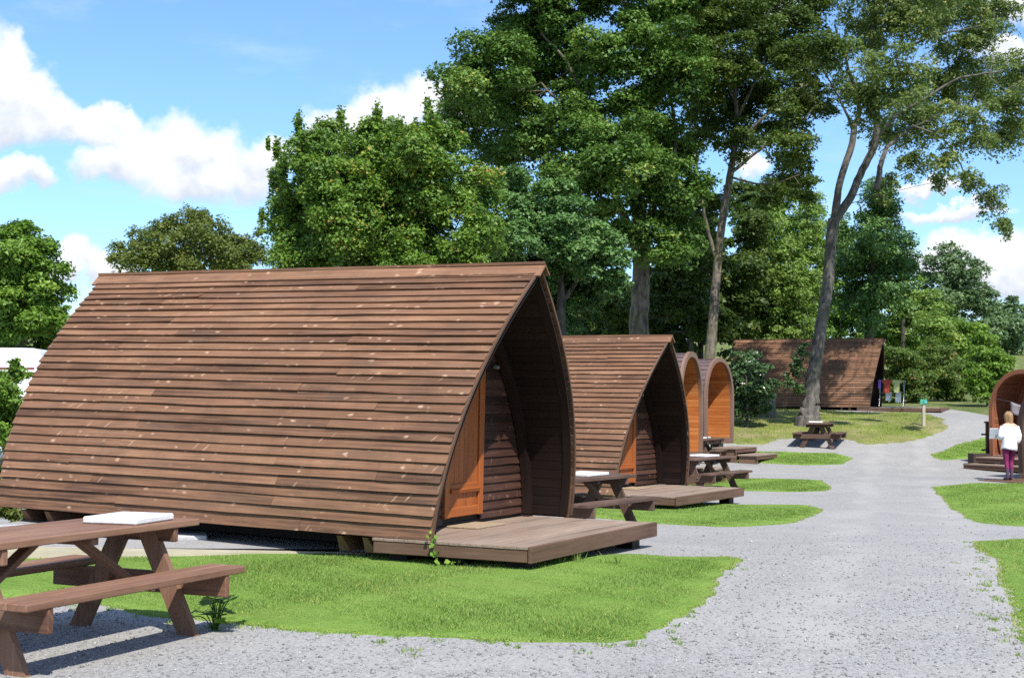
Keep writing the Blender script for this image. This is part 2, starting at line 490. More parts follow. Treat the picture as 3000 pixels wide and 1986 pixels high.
def tube_data(pts, rad, seg=8, cap=True):
    """swept tube through pts (n,3) with radii (n,)"""
    pts = np.asarray(pts, float)
    rad = np.asarray(rad, float)
    n = len(pts)
    tg = np.gradient(pts, axis=0)
    tg /= np.linalg.norm(tg, axis=1)[:, None] + 1e-9
    ref = np.array([0.0, 1.0, 0.0]) if abs(tg[0][1]) < 0.9 else np.array([1.0, 0, 0])
    V = []
    a = np.linspace(0, 2 * np.pi, seg, endpoint=False)
    for i in range(n):
        s = np.cross(tg[i], ref); s /= np.linalg.norm(s) + 1e-9
        u = np.cross(s, tg[i])
        ref = u if abs(u @ tg[i]) < 0.9 else ref
        V.append(pts[i] + rad[i] * (np.cos(a)[:, None] * s + np.sin(a)[:, None] * u))
    V = np.concatenate(V)
    F = []
    for i in range(n - 1):
        for j in range(seg):
            k = (j + 1) % seg
            F.append((i * seg + j, i * seg + k, (i + 1) * seg + k, (i + 1) * seg + j))
    return V, np.array(F)

def merge(parts):
    V = []; F = []; o = 0
    for v, f in parts:
        V.append(v); F.append(np.asarray(f) + o); o += len(v)
    return np.concatenate(V), np.concatenate(F)

def spline(pts, k=6):
    """Catmull-Rom through rows"""
    p = np.asarray(pts, float)
    p = np.vstack([2 * p[0] - p[1], p, 2 * p[-1] - p[-2]])
    out = []
    for i in range(1, len(p) - 2):
        for t in np.linspace(0, 1, k, endpoint=False):
            a, b, c, d = p[i - 1:i + 3]
            out.append(0.5 * (2 * b + (c - a) * t + (2 * a - 5 * b + 4 * c - d) * t * t + (3 * b - a - 3 * c + d) * t ** 3))
    out.append(p[-2])
    return np.array(out)

# ------------------------------------------------------------------ ground
GY = [-50, 15, 19, 25, 30, 38, 41, 44.3, 48, 55, 65, 90, 150, 300, 800, 3000]
GZ = [0, 0, -.17, -.3, -.4, -.37, -.22, .13, .8, 1.15, 1.4, 2.2, 7, 14, 20, 20]
def g(y):
    y = np.asarray(y, float)
    return sum(np.interp(y + d, GY, GZ) for d in (-1.2, -.4, .4, 1.2)) / 4

def sheet(name, xs, ys, m, dz=0.0, fn=None):
    X, Y = np.meshgrid(xs, ys)
    Z = g(Y) + dz
    if fn is not None: Z = Z + fn(X, Y)
    co = np.stack([X.ravel(), Y.ravel(), Z.ravel()], 1)
    nx, ny = len(xs), len(ys)
    i = np.arange(nx * ny).reshape(ny, nx)
    f = np.stack([i[:-1, :-1].ravel(), i[:-1, 1:].ravel(), i[1:, 1:].ravel(), i[1:, :-1].ravel()], 1)
    return link(name, fast_mesh(name, co, f, smooth=True), None, m)

ys = np.concatenate([np.linspace(-60, 10, 20), np.linspace(11, 70, 119), np.geomspace(72, 2600, 60)])
xs = np.concatenate([-np.geomspace(2600, 30, 24), np.linspace(-28, 28, 40), np.geomspace(30, 2600, 24)])
tag(sheet('ground', xs, ys, FIELD), 'rough grass ground rising to the field behind the trees', 'ground', kind='structure')
o = sheet('gravel_track', np.linspace(-10, 17.5, 60), np.linspace(-8, 60, 220), GRAVEL, 0.03)
tag(o, 'pale grey gravel track running past the pods', 'gravel', kind='structure')

def inside(px, py, poly):
    poly = np.asarray(poly)
    r = np.zeros(len(px), bool)
    j = len(poly) - 1
    for i in range(len(poly)):
        xi, yi = poly[i]; xj, yj = poly[j]
        c = ((yi > py) != (yj > py)) & (px < (xj - xi) * (py - yi) / (yj - yi + 1e-12) + xi)
        r ^= c
        j = i
    return r

def edge_dist(px, py, poly):
    poly = np.asarray(poly)
    d = np.full(len(px), 1e9)
    for i in range(len(poly)):
        a = poly[i - 1]; b = poly[i]
        ab = b - a
        t = np.clip(((px - a[0]) * ab[0] + (py - a[1]) * ab[1]) / (ab @ ab + 1e-12), 0, 1)
        d = np.minimum(d, np.hypot(px - a[0] - t * ab[0], py - a[1] - t * ab[1]))
    return d

def wav(x, y, k, s=0.0):
    return (np.sin(x * k * 1.7 + 1.3 + s) * np.cos(y * k * 1.1 + 0.4 + s) + 0.6 * np.sin(x * k * 3.9 - y * k * 2.7 + s)
            + 0.4 * np.sin(x * k * 8.3 + y * k * 6.1 + 2 * s))

def blades(name, px, py, pz, h, w, rng, parent, m, lean=1.3, tri=False, dry=None):
    n = len(px)
    a = rng.uniform(0, 2 * np.pi, n)
    la = rng.uniform(0, 2 * np.pi, n)
    le = rng.uniform(0.1, lean, n) * h
    base = np.stack([px, py, pz], 1)
    side = np.stack([np.cos(a), np.sin(a), 0 * a], 1) * (w / 2)[:, None]
    mid = base + np.stack([np.cos(la) * le * .35, np.sin(la) * le * .35, h * .6], 1)
    tip = base + np.stack([np.cos(la) * le, np.sin(la) * le, h], 1)
    if tri:
        co = np.stack([base - side, base + side, tip], 1).reshape(-1, 3)
        f = np.arange(n * 3).reshape(n, 3)
    else:
        co = np.stack([base - side, base + side, mid + side * .7, tip, mid - side * .7], 1).reshape(-1, 3)
        f = np.arange(n * 5).reshape(n, 5)
    tint = np.clip(rng.normal(.5, .22, n) + 0.17 * wav(px, py, .9), 0, 1)
    if dry is not None:
        tint = np.where(rng.uniform(size=n) < dry, 1.0, np.minimum(tint, .93))
    o = link(name, fast_mesh(name, co, f, tint), parent, m)
    o['kind'] = 'stuff'
    return o

def lawn(key, poly, step, n, hh, ww, seed, label, m=TURF, bm=BLADE, lift=0.05):
    rng = np.random.default_rng(seed)
    poly = np.asarray(poly, float)
    lo = poly.min(0) - .3; hi = poly.max(0) + .3
    xs = np.arange(lo[0], hi[0], step); ys = np.arange(lo[1], hi[1], step)
    X, Y = np.meshgrid(xs, ys)
    def infn(x, y):
        jx = x + 0.04 * wav(x, y, 1.3, seed); jy = y + 0.06 * wav(y, x, 1.1, seed + 1)
        return inside(jx, jy, poly)
    nx, ny = len(xs), len(ys)
    cx = (xs[:-1] + step / 2)[None, :].repeat(ny - 1, 0).ravel()
    cy = (ys[:-1] + step / 2)[:, None].repeat(nx - 1, 1).ravel()
    keep = infn(cx, cy)
    i = np.arange(nx * ny).reshape(ny, nx)
    f = np.stack([i[:-1, :-1].ravel(), i[:-1, 1:].ravel(), i[1:, 1:].ravel(), i[1:, :-1].ravel()], 1)[keep]
    used = np.unique(f)
    cnt = np.bincount(f.ravel(), minlength=nx * ny)
    rim = cnt < 4
    Z = g(Y.ravel()) + lift + 0.008 * wav(X.ravel(), Y.ravel(), .9)
    Z[rim] = g(Y.ravel()[rim]) + 0.025
    co = np.stack([X.ravel(), Y.ravel(), Z], 1)
    mp = np.full(nx * ny, -1); mp[used] = np.arange(len(used))
    o = link('lawn', fast_mesh('lawn', co[used], mp[f], smooth=True), None, m)
    tag(o, label, 'lawn', kind='structure')
    # blades, denser near the camera
    px = rng.uniform(lo[0], hi[0], n * 4); py = rng.uniform(lo[1], hi[1], n * 4)
    k = infn(px, py)
    px, py = px[k][:n], py[k][:n]
    ed = np.clip(edge_dist(px, py, poly) / .3, 0.35, 1)
    h = rng.uniform(.55, 1.25, len(px)) * hh * ed * (1 + .25 * wav(px, py, 1.7))
    blades('grass', px, py, g(py) + lift - .01, h, np.full(len(px), ww) * rng.uniform(.7, 1.3, len(px)), rng, o, bm, tri=True,
           dry=.03 + .38 * np.clip(1 - edge_dist(px, py, poly) / .16, 0, 1) + .10 * np.clip(wav(px, py, .8, seed) - .5, 0, 1))
    return o

POLY = {
    'L1': [(-5.0, 11.16), (-3.94, 11.04), (-3.54, 10.92), (-3.08, 10.62), (-2.59, 10.08), (-2.1, 9.92), (-1.59, 9.72), (-0.93, 9.34), (-0.36, 9.28), (0.19, 9.14), (0.71, 9.08), (0.93, 9.32), (1.23, 10.22), (1.56, 11.2), (2.02, 13.14), (2.2, 13.9), (2.13, 14.12), (1.61, 14.04), (1.17, 14.4), (0.08, 13.78), (-0.76, 13.86), (-1.07, 14.06), (-2.29, 14.22), (-3.37, 14.24), (-4.17, 14.04), (-4.93, 13.78), (-5.94, 13.24)],
    'L2': [(0.72, 22.0), (1.39, 21.04), (1.99, 19.98), (3.03, 19.32), (4.0, 20.34), (4.63, 21.86), (5.17, 23.58), (5.27, 24.88), (3.93, 25.0), (2.43, 25.24), (1.49, 24.86)],
    'L3': [(3.49, 30.42), (5.31, 30.32), (6.08, 30.0), (6.72, 30.44), (7.17, 31.7), (7.47, 34.32), (5.68, 34.8), (4.35, 34.34)],
    'L4': [(5.23, 41.24), (6.37, 40.54), (8.18, 39.78), (9.4, 40.1), (9.99, 41.52), (9.67, 42.62), (6.83, 43.04), (5.71, 42.98)],
    'L5': [(6.25, 45.0), (6.82, 44.24), (7.88, 44.2), (8.45, 45.08), (9.36, 45.48), (10.66, 45.14), (10.98, 44.24), (12.33, 44.74), (13.62, 45.88), (14.4, 46.92), (15.2, 49.8), (15.57, 53.52), (14.37, 53.92), (13.13, 53.54), (10, 58), (-2, 58), (-2, 46), (4, 44)],
    'R1': [(12.45, 42.38), (12.48, 41.2), (13.94, 41.84), (15.29, 43.86), (16.57, 45.96), (15.41, 45.8), (13.84, 44.34)],
    'R2': [(9.46, 32.04), (7.55, 24.46), (6.73, 20.78), (6.83, 20.16), (7.6, 19.78), (13.44, 33.6), (12.11, 33.62), (10.7, 33.34)],
    'R3': [(5.32, 16.4), (4.83, 14.52), (4.37, 12.78), (3.87, 11.18), (3.6, 10.32), (3.47, 9.66), (2.93, 7.36), (8.07, 17.54), (6.11, 16.98)],
}
lawn('L1', POLY['L1'], .05, 190000, .027, .009, 11, 'bright mown lawn in front of the nearest brown pod')
lawn('L2', POLY['L2'], .08, 50000, .030, .012, 12, 'rounded strip of lawn beside the second pod deck')
lawn('L3', POLY['L3'], .08, 30000, .032, .018, 13, 'narrow strip of lawn beyond the second pod deck')
lawn('L4', POLY['L4'], .08, 22000, .034, .022, 14, 'narrow strip of lawn in front of the rounded pods')
lawn('L5', POLY['L5'], .16, 44000, .045, .024, 15, 'dappled bank of dry grass under the tall ash tree', TURF_WOOD, BLADE_DRY)
lawn('R1', POLY['R1'], .08, 12000, .034, .022, 16, 'small lawn left of the cedar pod by the track')
lawn('R2', POLY['R2'], .12, 46000, .032, .014, 17, 'lawn right of the track in front of the standing person')
lawn('R3', POLY['R3'], .10, 56000, .030, .012, 18, 'lawn corner at the lower right edge of the track')

# stray tufts along the track edge
def tufts(seed, spots, n, h, label):
    rng = np.random.default_rng(seed)
    px = []; py = []
    for (x, y, r) in spots:
        a = rng.uniform(0, 6.28, n); q = r * np.sqrt(rng.uniform(0, 1, n))
        px.append(x + q * np.cos(a)); py.append(y + q * np.sin(a) * 1.6)
    px = np.concatenate(px); py = np.concatenate(py)
    o = blades('grass_tufts', px, py, g(py) + .02, rng.uniform(.4, 1.2, len(px)) * h, np.full(len(px), .008), rng, None, BLADE, 0.9)
    tag(o, label, 'grass')
rr = np.random.default_rng(5)
sp = []
P3 = np.asarray(POLY['R3'])[:7]
for i in range(46):
    k = rr.uniform(0, len(P3) - 1.01); j = int(k); q = P3[j] + (P3[j + 1] - P3[j]) * (k - j)
    sp.append((q[0] - abs(rr.normal(0, .14)), q[1], rr.uniform(.02, .07)))
tufts(6, sp, 26, .03, 'stray grass tufts creeping onto the gravel at lower right')
sp = [(-.62 + rr.normal(0, .05), 8.75 + rr.normal(0, .08), .05) for i in range(3)]
P1 = np.asarray(POLY['L1'])[2:16]
for i in range(60):
    k = rr.uniform(0, len(P1) - 1.01); j = int(k); q = P1[j] + (P1[j + 1] - P1[j]) * (k - j)
    sp.append((q[0] + rr.normal(0, .06), q[1] + rr.normal(-.06, .08), rr.uniform(.02, .06)))
tufts(7, sp, 24, .035, 'ragged grass tufts along the front edge of the near lawn')

# loose stones on the gravel close to the camera
def stones():
    rng = np.random.default_rng(9)
    n = 26000
    y = 7.5 + np.abs(rng.normal(0, 1, n)) * 5.6
    y = np.where(y > 26, 7.5 + rng.uniform(0, 6, n), y)
    x = rng.uniform(-.42, .42, n) * y
    keep = ~(inside(x, y, POLY['L1']) | inside(x, y, POLY['R3']) | inside(x, y, POLY['R2']) | inside(x, y, POLY['L2']))
    dk = (x - 0.58) * -.467 + (y - 14.0) * .884      # keep clear of the deck and pod
    keep &= ~((y > 12.8) & (x < 2.0) & (x * .884 - (y - 14.55) * .467 < 1.2))
    x, y = x[keep], y[keep]
    n = len(x)
    s = rng.lognormal(math.log(.0062), .38, n)
    base = np.array([[1, 0, 0], [0, 1, 0], [-1, 0, 0], [0, -1, 0], [0, 0, .75], [0, 0, -.6]])
    v = base[None] * s[:, None, None] * rng.uniform(.6, 1.35, (n, 6, 1))
    a = rng.uniform(0, 6.28, n)
    ca, sa = np.cos(a), np.sin(a)
    v = np.stack([v[..., 0] * ca[:, None] - v[..., 1] * sa[:, None], v[..., 0] * sa[:, None] + v[..., 1] * ca[:, None], v[..., 2]], -1)
    v += np.stack([x, y, g(y) + .03 + s * .25], 1)[:, None]
    f = np.array([[0, 1, 4], [1, 2, 4], [2, 3, 4], [3, 0, 4], [1, 0, 5], [2, 1, 5], [3, 2, 5], [0, 3, 5]])
    F = (f[None] + (np.arange(n) * 6)[:, None, None]).reshape(-1, 3)
    tint = np.repeat(np.clip(rng.normal(.5, .27, n), 0, 1), 8)
    o = link('loose_stones', fast_mesh('loose_stones', v.reshape(-1, 3), F, tint), None, STONE)
    tag(o, 'loose grey gravel stones scattered on the near track', 'gravel', kind='stuff')
stones()

# ------------------------------------------------------------------ arched timber pods (pointed)
PW, PH, PL = 2.95, 2.60, 5.63
PF, PB = 0.313, 0.026
_t = np.linspace(0, 1, 400)
_b = PW / 2 * (1 - _t ** 2)
_z = PH * _t
_s = np.concatenate([[0], np.cumsum(np.hypot(np.diff(_b), np.diff(_z)))])
ARC = _s[-1]
def prof(s, off=0.0):
    """half profile at arc length s from the foot, pushed out by off"""
    t = np.interp(s, _s, _t)
    b = PW / 2 * (1 - t ** 2); z = PH * t
    nb, nz = PH, PW * t
    q = math.hypot(nb, nz)
    return b + nb / q * off, z + nz / q * off, t

def lap_board(a0, a1, s0, s1, side, rng, o0=.052, o1=.012, thick=.026, segs=5, wob=.75, fl=True):
    """lapped cladding board between arc lengths s0..s1 and stations a0..a1 (functions of t)"""
    V = []; UV = []
    w0 = rng.normal(0, .0045 * wob, segs + 1)
    d0 = rng.normal(0, .0035 * wob, segs + 1)
    sh = rng.normal(0, .003 * wob)
    for i in range(segs + 1):
        k = i / segs
        for (s, o) in ((s0 + w0[i] + sh, o0 + d0[i]), (s1, o1), (s1, 0.001), (s0 + w0[i] + sh, o0 + d0[i] - thick)):
            b, z, t = prof(max(0.0, s), o)
            if s < 0: z += s
            a = a0(t) * (1 - k) + a1(t) * k
            V.append((a, side * b, z))
            UV.append((a, s))
    F = []
    for i in range(segs):
        for j in range(4):
            q = (i * 4 + j, i * 4 + (j + 1) % 4, i * 4 + 4 + (j + 1) % 4, i * 4 + 4 + j)
            F.append(q if side < 0 else q[::-1])
    e = segs * 4
    F.append((3, 2, 1, 0) if side < 0 else (0, 1, 2, 3))
    F.append((e, e + 1, e + 2, e + 3) if side < 0 else (e + 3, e + 2, e + 1, e))
    return py_mesh('roof_plank', V, F, UV)

def arch_strip(name, parent, m, a_in, a_out, o_in, o_out, side=0, n=28, s_lo=0.0):
    """curved rib following the profile; a_in/a_out functions of t"""
    V = []; UV = []; F = []
    sides = (-1, 1) if side == 0 else (side,)
    path = []
    for sd in sides:
        ss = np.linspace(s_lo, ARC, n)
        seq = [(sd, s) for s in ss]
        path = seq if not path else path + seq[::-1]
    for k, (sd, s) in enumerate(path):
        for (o, af) in ((o_in, a_in), (o_out, a_in), (o_out, a_out), (o_in, a_out)):
            b, z, t = prof(s, o)
            b = max(b, 0.0)
            V.append((af(t), sd * b, z)); UV.append((s * sd, af(t) + o))
    for k in range(len(path) - 1):
        for j in range(4):
            F.append((k * 4 + j, k * 4 + (j + 1) % 4, k * 4 + 4 + (j + 1) % 4, k * 4 + 4 + j))
    e = (len(path) - 1) * 4
    F.append((0, 1, 2, 3)); F.append((e + 3, e + 2, e + 1, e))
    me = py_mesh(name, V, F, UV)
    recalc(me)
    return link(name, me, parent, m)

WALL_A = -0.57
def half_width(z, inset=.05):
    t = min(max(z / PH, 0), 1)
    return max(0.0, PW / 2 * (1 - t * t) - inset)

def wall_board(b0l, b1l, b0h, b1h, z0, z1, a, rng, fwd=.030):
    """lapped gable board facing +a; (b0l,b1l) at the foot, (b0h,b1h) at the top"""
    n = 3
    V = []; UV = []; F = []
    w = rng.normal(0, .003, n + 1)
    for i in range(n + 1):
        k = i / n
        bl = b0l + (b1l - b0l) * k; bh = b0h + (b1h - b0h) * k
        V += [(a + fwd, bl, z0 + w[i]), (a + .008, bh, z1), (a, bh, z1), (a + fwd - .022, bl, z0 + w[i])]
        UV += [(bl, z0), (bh, z1), (bh, z1 + .01), (bl, z0 - .02)]
    for i in range(n):
        for j in range(4):
            F.append((i * 4 + j, i * 4 + 4 + j, i * 4 + 4 + (j + 1) % 4, i * 4 + (j + 1) % 4))
    e = n * 4
    F.append((0, 1, 2, 3)); F.append((e + 3, e + 2, e + 1, e))
    me = py_mesh('wall_plank', V, F, UV)
    return me

def pointed_pod(loc, yaw, tilt, seed, label, joints=True, detail=True, mroof=None):
    rng = np.random.default_rng(seed)
    root = empty('timber_pod', loc, yaw, tilt)
    tag(root, label, 'camping pod', 'pointed arched timber pods')
    mroof = mroof or W_ROOF
    NR = 31
    ex = (ARC - .02) / NR
    front = lambda t: PF * t - .012
    back = lambda t: PB * t - PL
    jp = [-2.05, -3.9]
    for side in (-1, 1):
        for i in range(NR):
            s0 = i * ex - (.03 if i == 0 else 0); s1 = min((i + 1) * ex + .028, ARC)
            if side == 1 or not joints:
                cuts = []
            else:
                base = (-1.75, -3.55) if (i // 1) % 2 == 0 else (-3.6,)
                base = [-1.55 - .12 * (i % 5)]
                if i % 2 == 1: base = [-3.6 - .2 * (i % 4)]
                if i % 7 == 5: base = [-4.6, -.9]
                cuts = sorted([c + rng.normal(0, .12) for c in base], reverse=True)
            st = [0.0] + cuts + [None]
            jf, jb = rng.normal(0, .006), rng.normal(0, .012)
            for k in range(len(st) - 1):
                f0 = (lambda t, jf=jf: front(t) + jf) if k == 0 else (lambda t, c=st[k]: c - .002 + .25 * t)
                f1 = (lambda t, jb=jb: back(t) + jb) if st[k + 1] is None else (lambda t, c=st[k + 1]: c + .002 + .25 * t)
                me = lap_board(f1, f0, s0, s1, side, rng, o0=.043 + rng.normal(0, .003), segs=5)
                o = link('roof_plank', me, root, mroof)
    # ridge cap: two overlapping boards
    for sd in (-1, 1):
        V = []; UV = []; F = []
        n = 8
        h = PH + .045
        for i in range(n + 1):
            a = -PL - .06 + (PL + PF + .11) * i / n
            w = rng.normal(0, .004)
            top = h + (0.014 if sd > 0 else 0) + w
            V += [(a, -.012 * sd, top), (a, sd * .105, top - .115), (a, sd * .115, top - .10), (a, -.012 * sd, top + .026)]
            UV += [(a, .0), (a, .15), (a, .17), (a, .02)]
        for i in range(n):
            for j in range(4):
                F.append((i * 4 + j, i * 4 + (j + 1) % 4, i * 4 + 4 + (j + 1) % 4, i * 4 + 4 + j))
        F.append((0, 1, 2, 3)); e = n * 4; F.append((e + 3, e + 2, e + 1, e))
        me = py_mesh('ridge_board', V, F, UV); recalc(me)
        link('ridge_board', me, root, W_ROOF)
    # front edge strip, ribs, lining
    arch_strip('edge_trim', root, W_FASCIA, lambda t: PF * t - .008, lambda t: PF * t + .010, .002, .028)
    arch_strip('front_rib', root, W_PORCH, lambda t: PF * t - .11, lambda t: PF * t - .014, -.064, -.0515)
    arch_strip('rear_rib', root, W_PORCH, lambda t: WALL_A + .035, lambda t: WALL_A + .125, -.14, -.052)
    nl = 30
    exl = ARC / nl
    for side in (-1, 1):
        for i in range(nl):
            V = []; UV = []; F = []
            s0, s1 = i * exl + .0022, (i + 1) * exl - .0022
            for (s, o) in ((s0, -.036), (s0, -.050), (s1, -.050), (s1, -.036)):
                b, z, t = prof(s, o)
                for a in (WALL_A - .05, PF * t - .02):
                    V.append((a, side * max(b, 0), z)); UV.append((a, s + o))
            for j in range(4):
                q = (2 * j, 2 * j + 1, 2 * ((j + 1) % 4) + 1, 2 * ((j + 1) % 4))
                F.append(q)
            F.append((0, 2, 4, 6)); F.append((1, 7, 5, 3))
            me = py_mesh('lining_plank', V, F, UV); recalc(me)
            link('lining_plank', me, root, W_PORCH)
    # shell behind the lining keeps the inside closed
    V = []; F = []
    for k, s in enumerate(np.linspace(0, ARC, 24)):
        b, z, t = prof(s, -.018)
        for sd in (-1, 1):
            for a in (-PL + .05 + PB * t, PF * t - .03):
                V.append((a, sd * max(b, 0), z))
    for k in range(23):
        F.append((k * 4, k * 4 + 1, k * 4 + 5, k * 4 + 4)); F.append((k * 4 + 2, k * 4 + 6, k * 4 + 7, k * 4 + 3))
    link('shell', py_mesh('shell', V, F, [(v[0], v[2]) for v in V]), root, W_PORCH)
    # rear gable
    V = [(-PL + .04, 0, 0.01)]; F = []
    for sd in (-1, 1):
        for s in (np.linspace(0, ARC, 16) if sd < 0 else np.linspace(ARC, 0, 16)[1:]):
            b, z, t = prof(s, -.02)
            V.append((-PL + .04 + PB * t, sd * max(b, 0), z))
    for k in range(1, len(V) - 1): F.append((0, k, k + 1))
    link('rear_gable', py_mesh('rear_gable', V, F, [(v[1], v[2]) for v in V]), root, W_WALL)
    # front wall of lapped boards round the door
    DW, DH = .40, 1.93
    rows = 28; rh = PH / rows
    for i in range(rows):
        z0, z1 = i * rh + .004, (i + 1) * rh + .02
        hl, hh = half_width(z0), half_width(min(z1, PH))
        if hl < .06: continue
        if z0 < DH:
            for sd in (-1, 1):
                x = [sd * DW, sd * hl, sd * DW, sd * max(hh, DW + .01)]
                if sd < 0: x = [x[1], x[0], x[3], x[2]]
                me = wall_board(x[0], x[1], x[2], x[3], z0, z1, WALL_A, rng)
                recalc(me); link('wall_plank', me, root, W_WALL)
        else:
            me = wall_board(-hl, hl, -hh, hh, z0, z1, WALL_A, rng)
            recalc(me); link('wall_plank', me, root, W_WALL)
    V = [(WALL_A - .012, 0, 0.0)]; F = []
    zz = np.linspace(0, PH, 18)
    for sd, seq in ((-1, zz), (1, zz[::-1][1:])):
        for z in seq: V.append((WALL_A - .012, sd * half_width(z, .03), z))
    for k in range(1, len(V) - 1): F.append((0, k, k + 1))
    link('wall_backing', py_mesh('wall_backing', V, F, [(v[1], v[2]) for v in V]), root, W_PORCH)
    # door
    d = empty('door', (WALL_A + .02, 0, 0), parent=root)
    for sd in (-1, 1):
        beam('stile', (.045, .10, DH - .09), (.012, sd * (DW - .052), .06 + (DH - .09) / 2), W_DOOR, d, seed=seed + sd)
    beam('rail', (.045, .58, .12), (.010, 0, DH - .10), W_DOOR, d)
    beam('rail', (.045, .58, .10), (.010, 0, .115), W_DOOR, d)
    beam('weather_bar', (.060, .60, .045), (.024, 0, .335), W_DOOR, d, rot=(0, .25, 0))
    beam('rail', (.043, .58, .06), (.009, 0, .375), W_DOOR, d)
    for k in range(6):
        beam('panel_board', (.018, .092, DH - .55), (.006, -.2415 + k * .0966, .40 + (DH - .55) / 2), W_DOOR, d, c=.004, seed=seed + k)
        beam('panel_board', (.018, .092, .155), (.006, -.2415 + k * .0966, .24), W_DOOR, d, c=.004, seed=seed + 9 + k)
    beam('door_handle', (.04, .025, .11), (.045, -.33, .98), STEEL, d)
    # round lamp on the wall
    V, F = tube_data([(0, 0, 0), (.02, 0, 0), (.05, 0, 0), (.065, 0, 0), (.066, 0, 0)], [.022, .024, .022, .012, .001], 12)
    me = fast_mesh('wall_lamp', V, F, smooth=True)
    o = link('wall_lamp', me, root, GLASSY); o.location = (WALL_A + .03, .62, 1.62)
    # floor and bearers
    beam('floor', (PL - .3, PW - .14, .06), (-PL / 2 - .42, 0, -.02), W_PORCH, root)
    for sd in (-1, 1):
        beam('floor_beam', (PL - .2, .08, .16), (-PL / 2 - .15, sd * .75, -.132), W_PORCH, root)
    for a in (-.78, -1.08, -4.95, -5.3):
        # joist with splayed ends
        V = []
        for (zz, w, l) in ((-.055, .03, PW / 2 - .03), (-.21, .065, PW / 2 - .14)):
            V += [(a - w, -l, zz), (a + w, -l, zz), (a + w, l, zz), (a - w, l, zz)]
        F = [(0, 1, 2, 3), (7, 6, 5, 4), (0, 4, 5, 1), (1, 5, 6, 2), (2, 6, 7, 3), (3, 7, 4, 0)]
        me = py_mesh('joist', V, F, [(v[1], v[0] + v[2]) for v in V]); recalc(me)
        link('joist', me, root, W_TABLE)
    return root

pointed_pod((-.0283, 14.5481, .296), -.4861, -.0167, 21, 'large brown timber pod with pointed arched roof, nearest to the camera')
pointed_pod((2.477, 24.9136, .0278), -.5347, -.0052, 22, 'pointed brown timber pod standing second in the row')
pointed_pod((14.34, 55.95, 1.33), -.40, 0.0, 23, 'far brown timber pod in dappled shade behind the ash trunk', joints=False)

def deck(loc, yaw, z, a0, a1, b0, b1, ground_z, label, seed):
    rng = np.random.default_rng(seed)
    root = empty('timber_deck', (loc[0], loc[1], z), yaw)
    tag(root, label, 'deck', 'timber decks in front of the pods')
    n = int(round((a1 - a0) / .118))
    w = (a1 - a0) / n
    for i in range(n):
        j = rng.normal(0, .006)
        beam('deck_plank', (w - .005, b1 - b0 + j, .028), (a0 + (i + .5) * w, (b0 + b1) / 2 + j / 2, -.014 + rng.normal(0, .0008)), W_DECK, root, c=.003, seed=seed * 50 + i)
    h = z - ground_z
    beam('fascia', (.034, b1 - b0 + .02, .150), (a1 + .019, (b0 + b1) / 2, -.073), W_FASCIA, root, seed=seed)
    for sd, b in ((-1, b0 + .03), (1, b1 - .03)):
        beam('side_beam', (a1 - a0 - .02, .045, .115), ((a0 + a1) / 2, b, -.029 - .0575), W_FASCIA, root, seed=seed + sd)
    for b in (b0 + .75, b0 + 1.5, b1 - .75):
        beam('joist', (a1 - a0 - .04, .045, .11), ((a0 + a1) / 2, b, -.029 - .055), W_PORCH, root)
    for a in (a0 + .2, (a0 + a1) / 2, a1 - .2):
        for b in (b0 + .25, b1 - .25):
            beam('support_block', (.20, .20, h - .145 + .05), (a, b, -.146 - (h - .145 + .05) / 2), W_PORCH, root)
    return root
deck((-.0283, 14.5481), -.4861, .270, -.64, 1.02, -1.54, 1.42, .03, 'grey-brown timber deck under the porch of the nearest pod', 31)
deck((2.477, 24.9136), -.5347, .005, -.64, 1.10, -1.50, 1.42, -.29, 'grey-brown timber deck in front of the second pod', 32)
deck((14.34, 55.95), -.40, 1.30, -.5, 2.6, -1.50, 1.45, 1.15, 'low dark deck in front of the far shaded pod', 33)

def local(loc, yaw, a, b):
    return (loc[0] + math.cos(yaw) * a - math.sin(yaw) * b, loc[1] + math.sin(yaw) * a + math.cos(yaw) * b)
for (lc, yw, z, lab) in (((-.0283, 14.5481), -.4861, .270, 'straw-coloured doormat on the deck of the nearest pod'),
                         ((2.477, 24.9136), -.5347, .005, 'straw-coloured doormat on the deck of the second pod')):
    x, y = local(lc, yw, -.36, -.02)
    o = beam('doormat', (.36, .60, .018), (x, y, z + .011), COIR, None, rot=(0, 0, yw), c=.006)
    tag(o, lab, 'doormat', 'doormats on the decks')

# raised gravel pad behind a bleached edging board
ex0, ey0, ex1, ey1 = -6.1, 13.03, -1.45, 14.27
dx, dy = ex1 - ex0, ey1 - ey0
el = math.hypot(dx, dy)
V = []; F = []
nn = 12
for i in range(nn + 1):
    k = i / nn
    x, y = ex0 + dx * k * 1.28, ey0 + dy * k * 1.28
    z = max(.035, .165 * (1 - k * 1.02) + .035)
    for j in range(6):
        V.append((x - .02 + j * .75 * .25, y + .05 + j * .75, z + (.0 if j < 5 else -.25)))
for i in range(nn):
    for j in range(5):
        q = i * 6 + j
        F.append((q, q + 6, q + 7, q + 1))
tag(link('gravel_pad', py_mesh('gravel_pad', V, F, smooth=True), None, GRAVEL), 'raised gravel pad under the nearest pod', 'gravel', kind='structure')
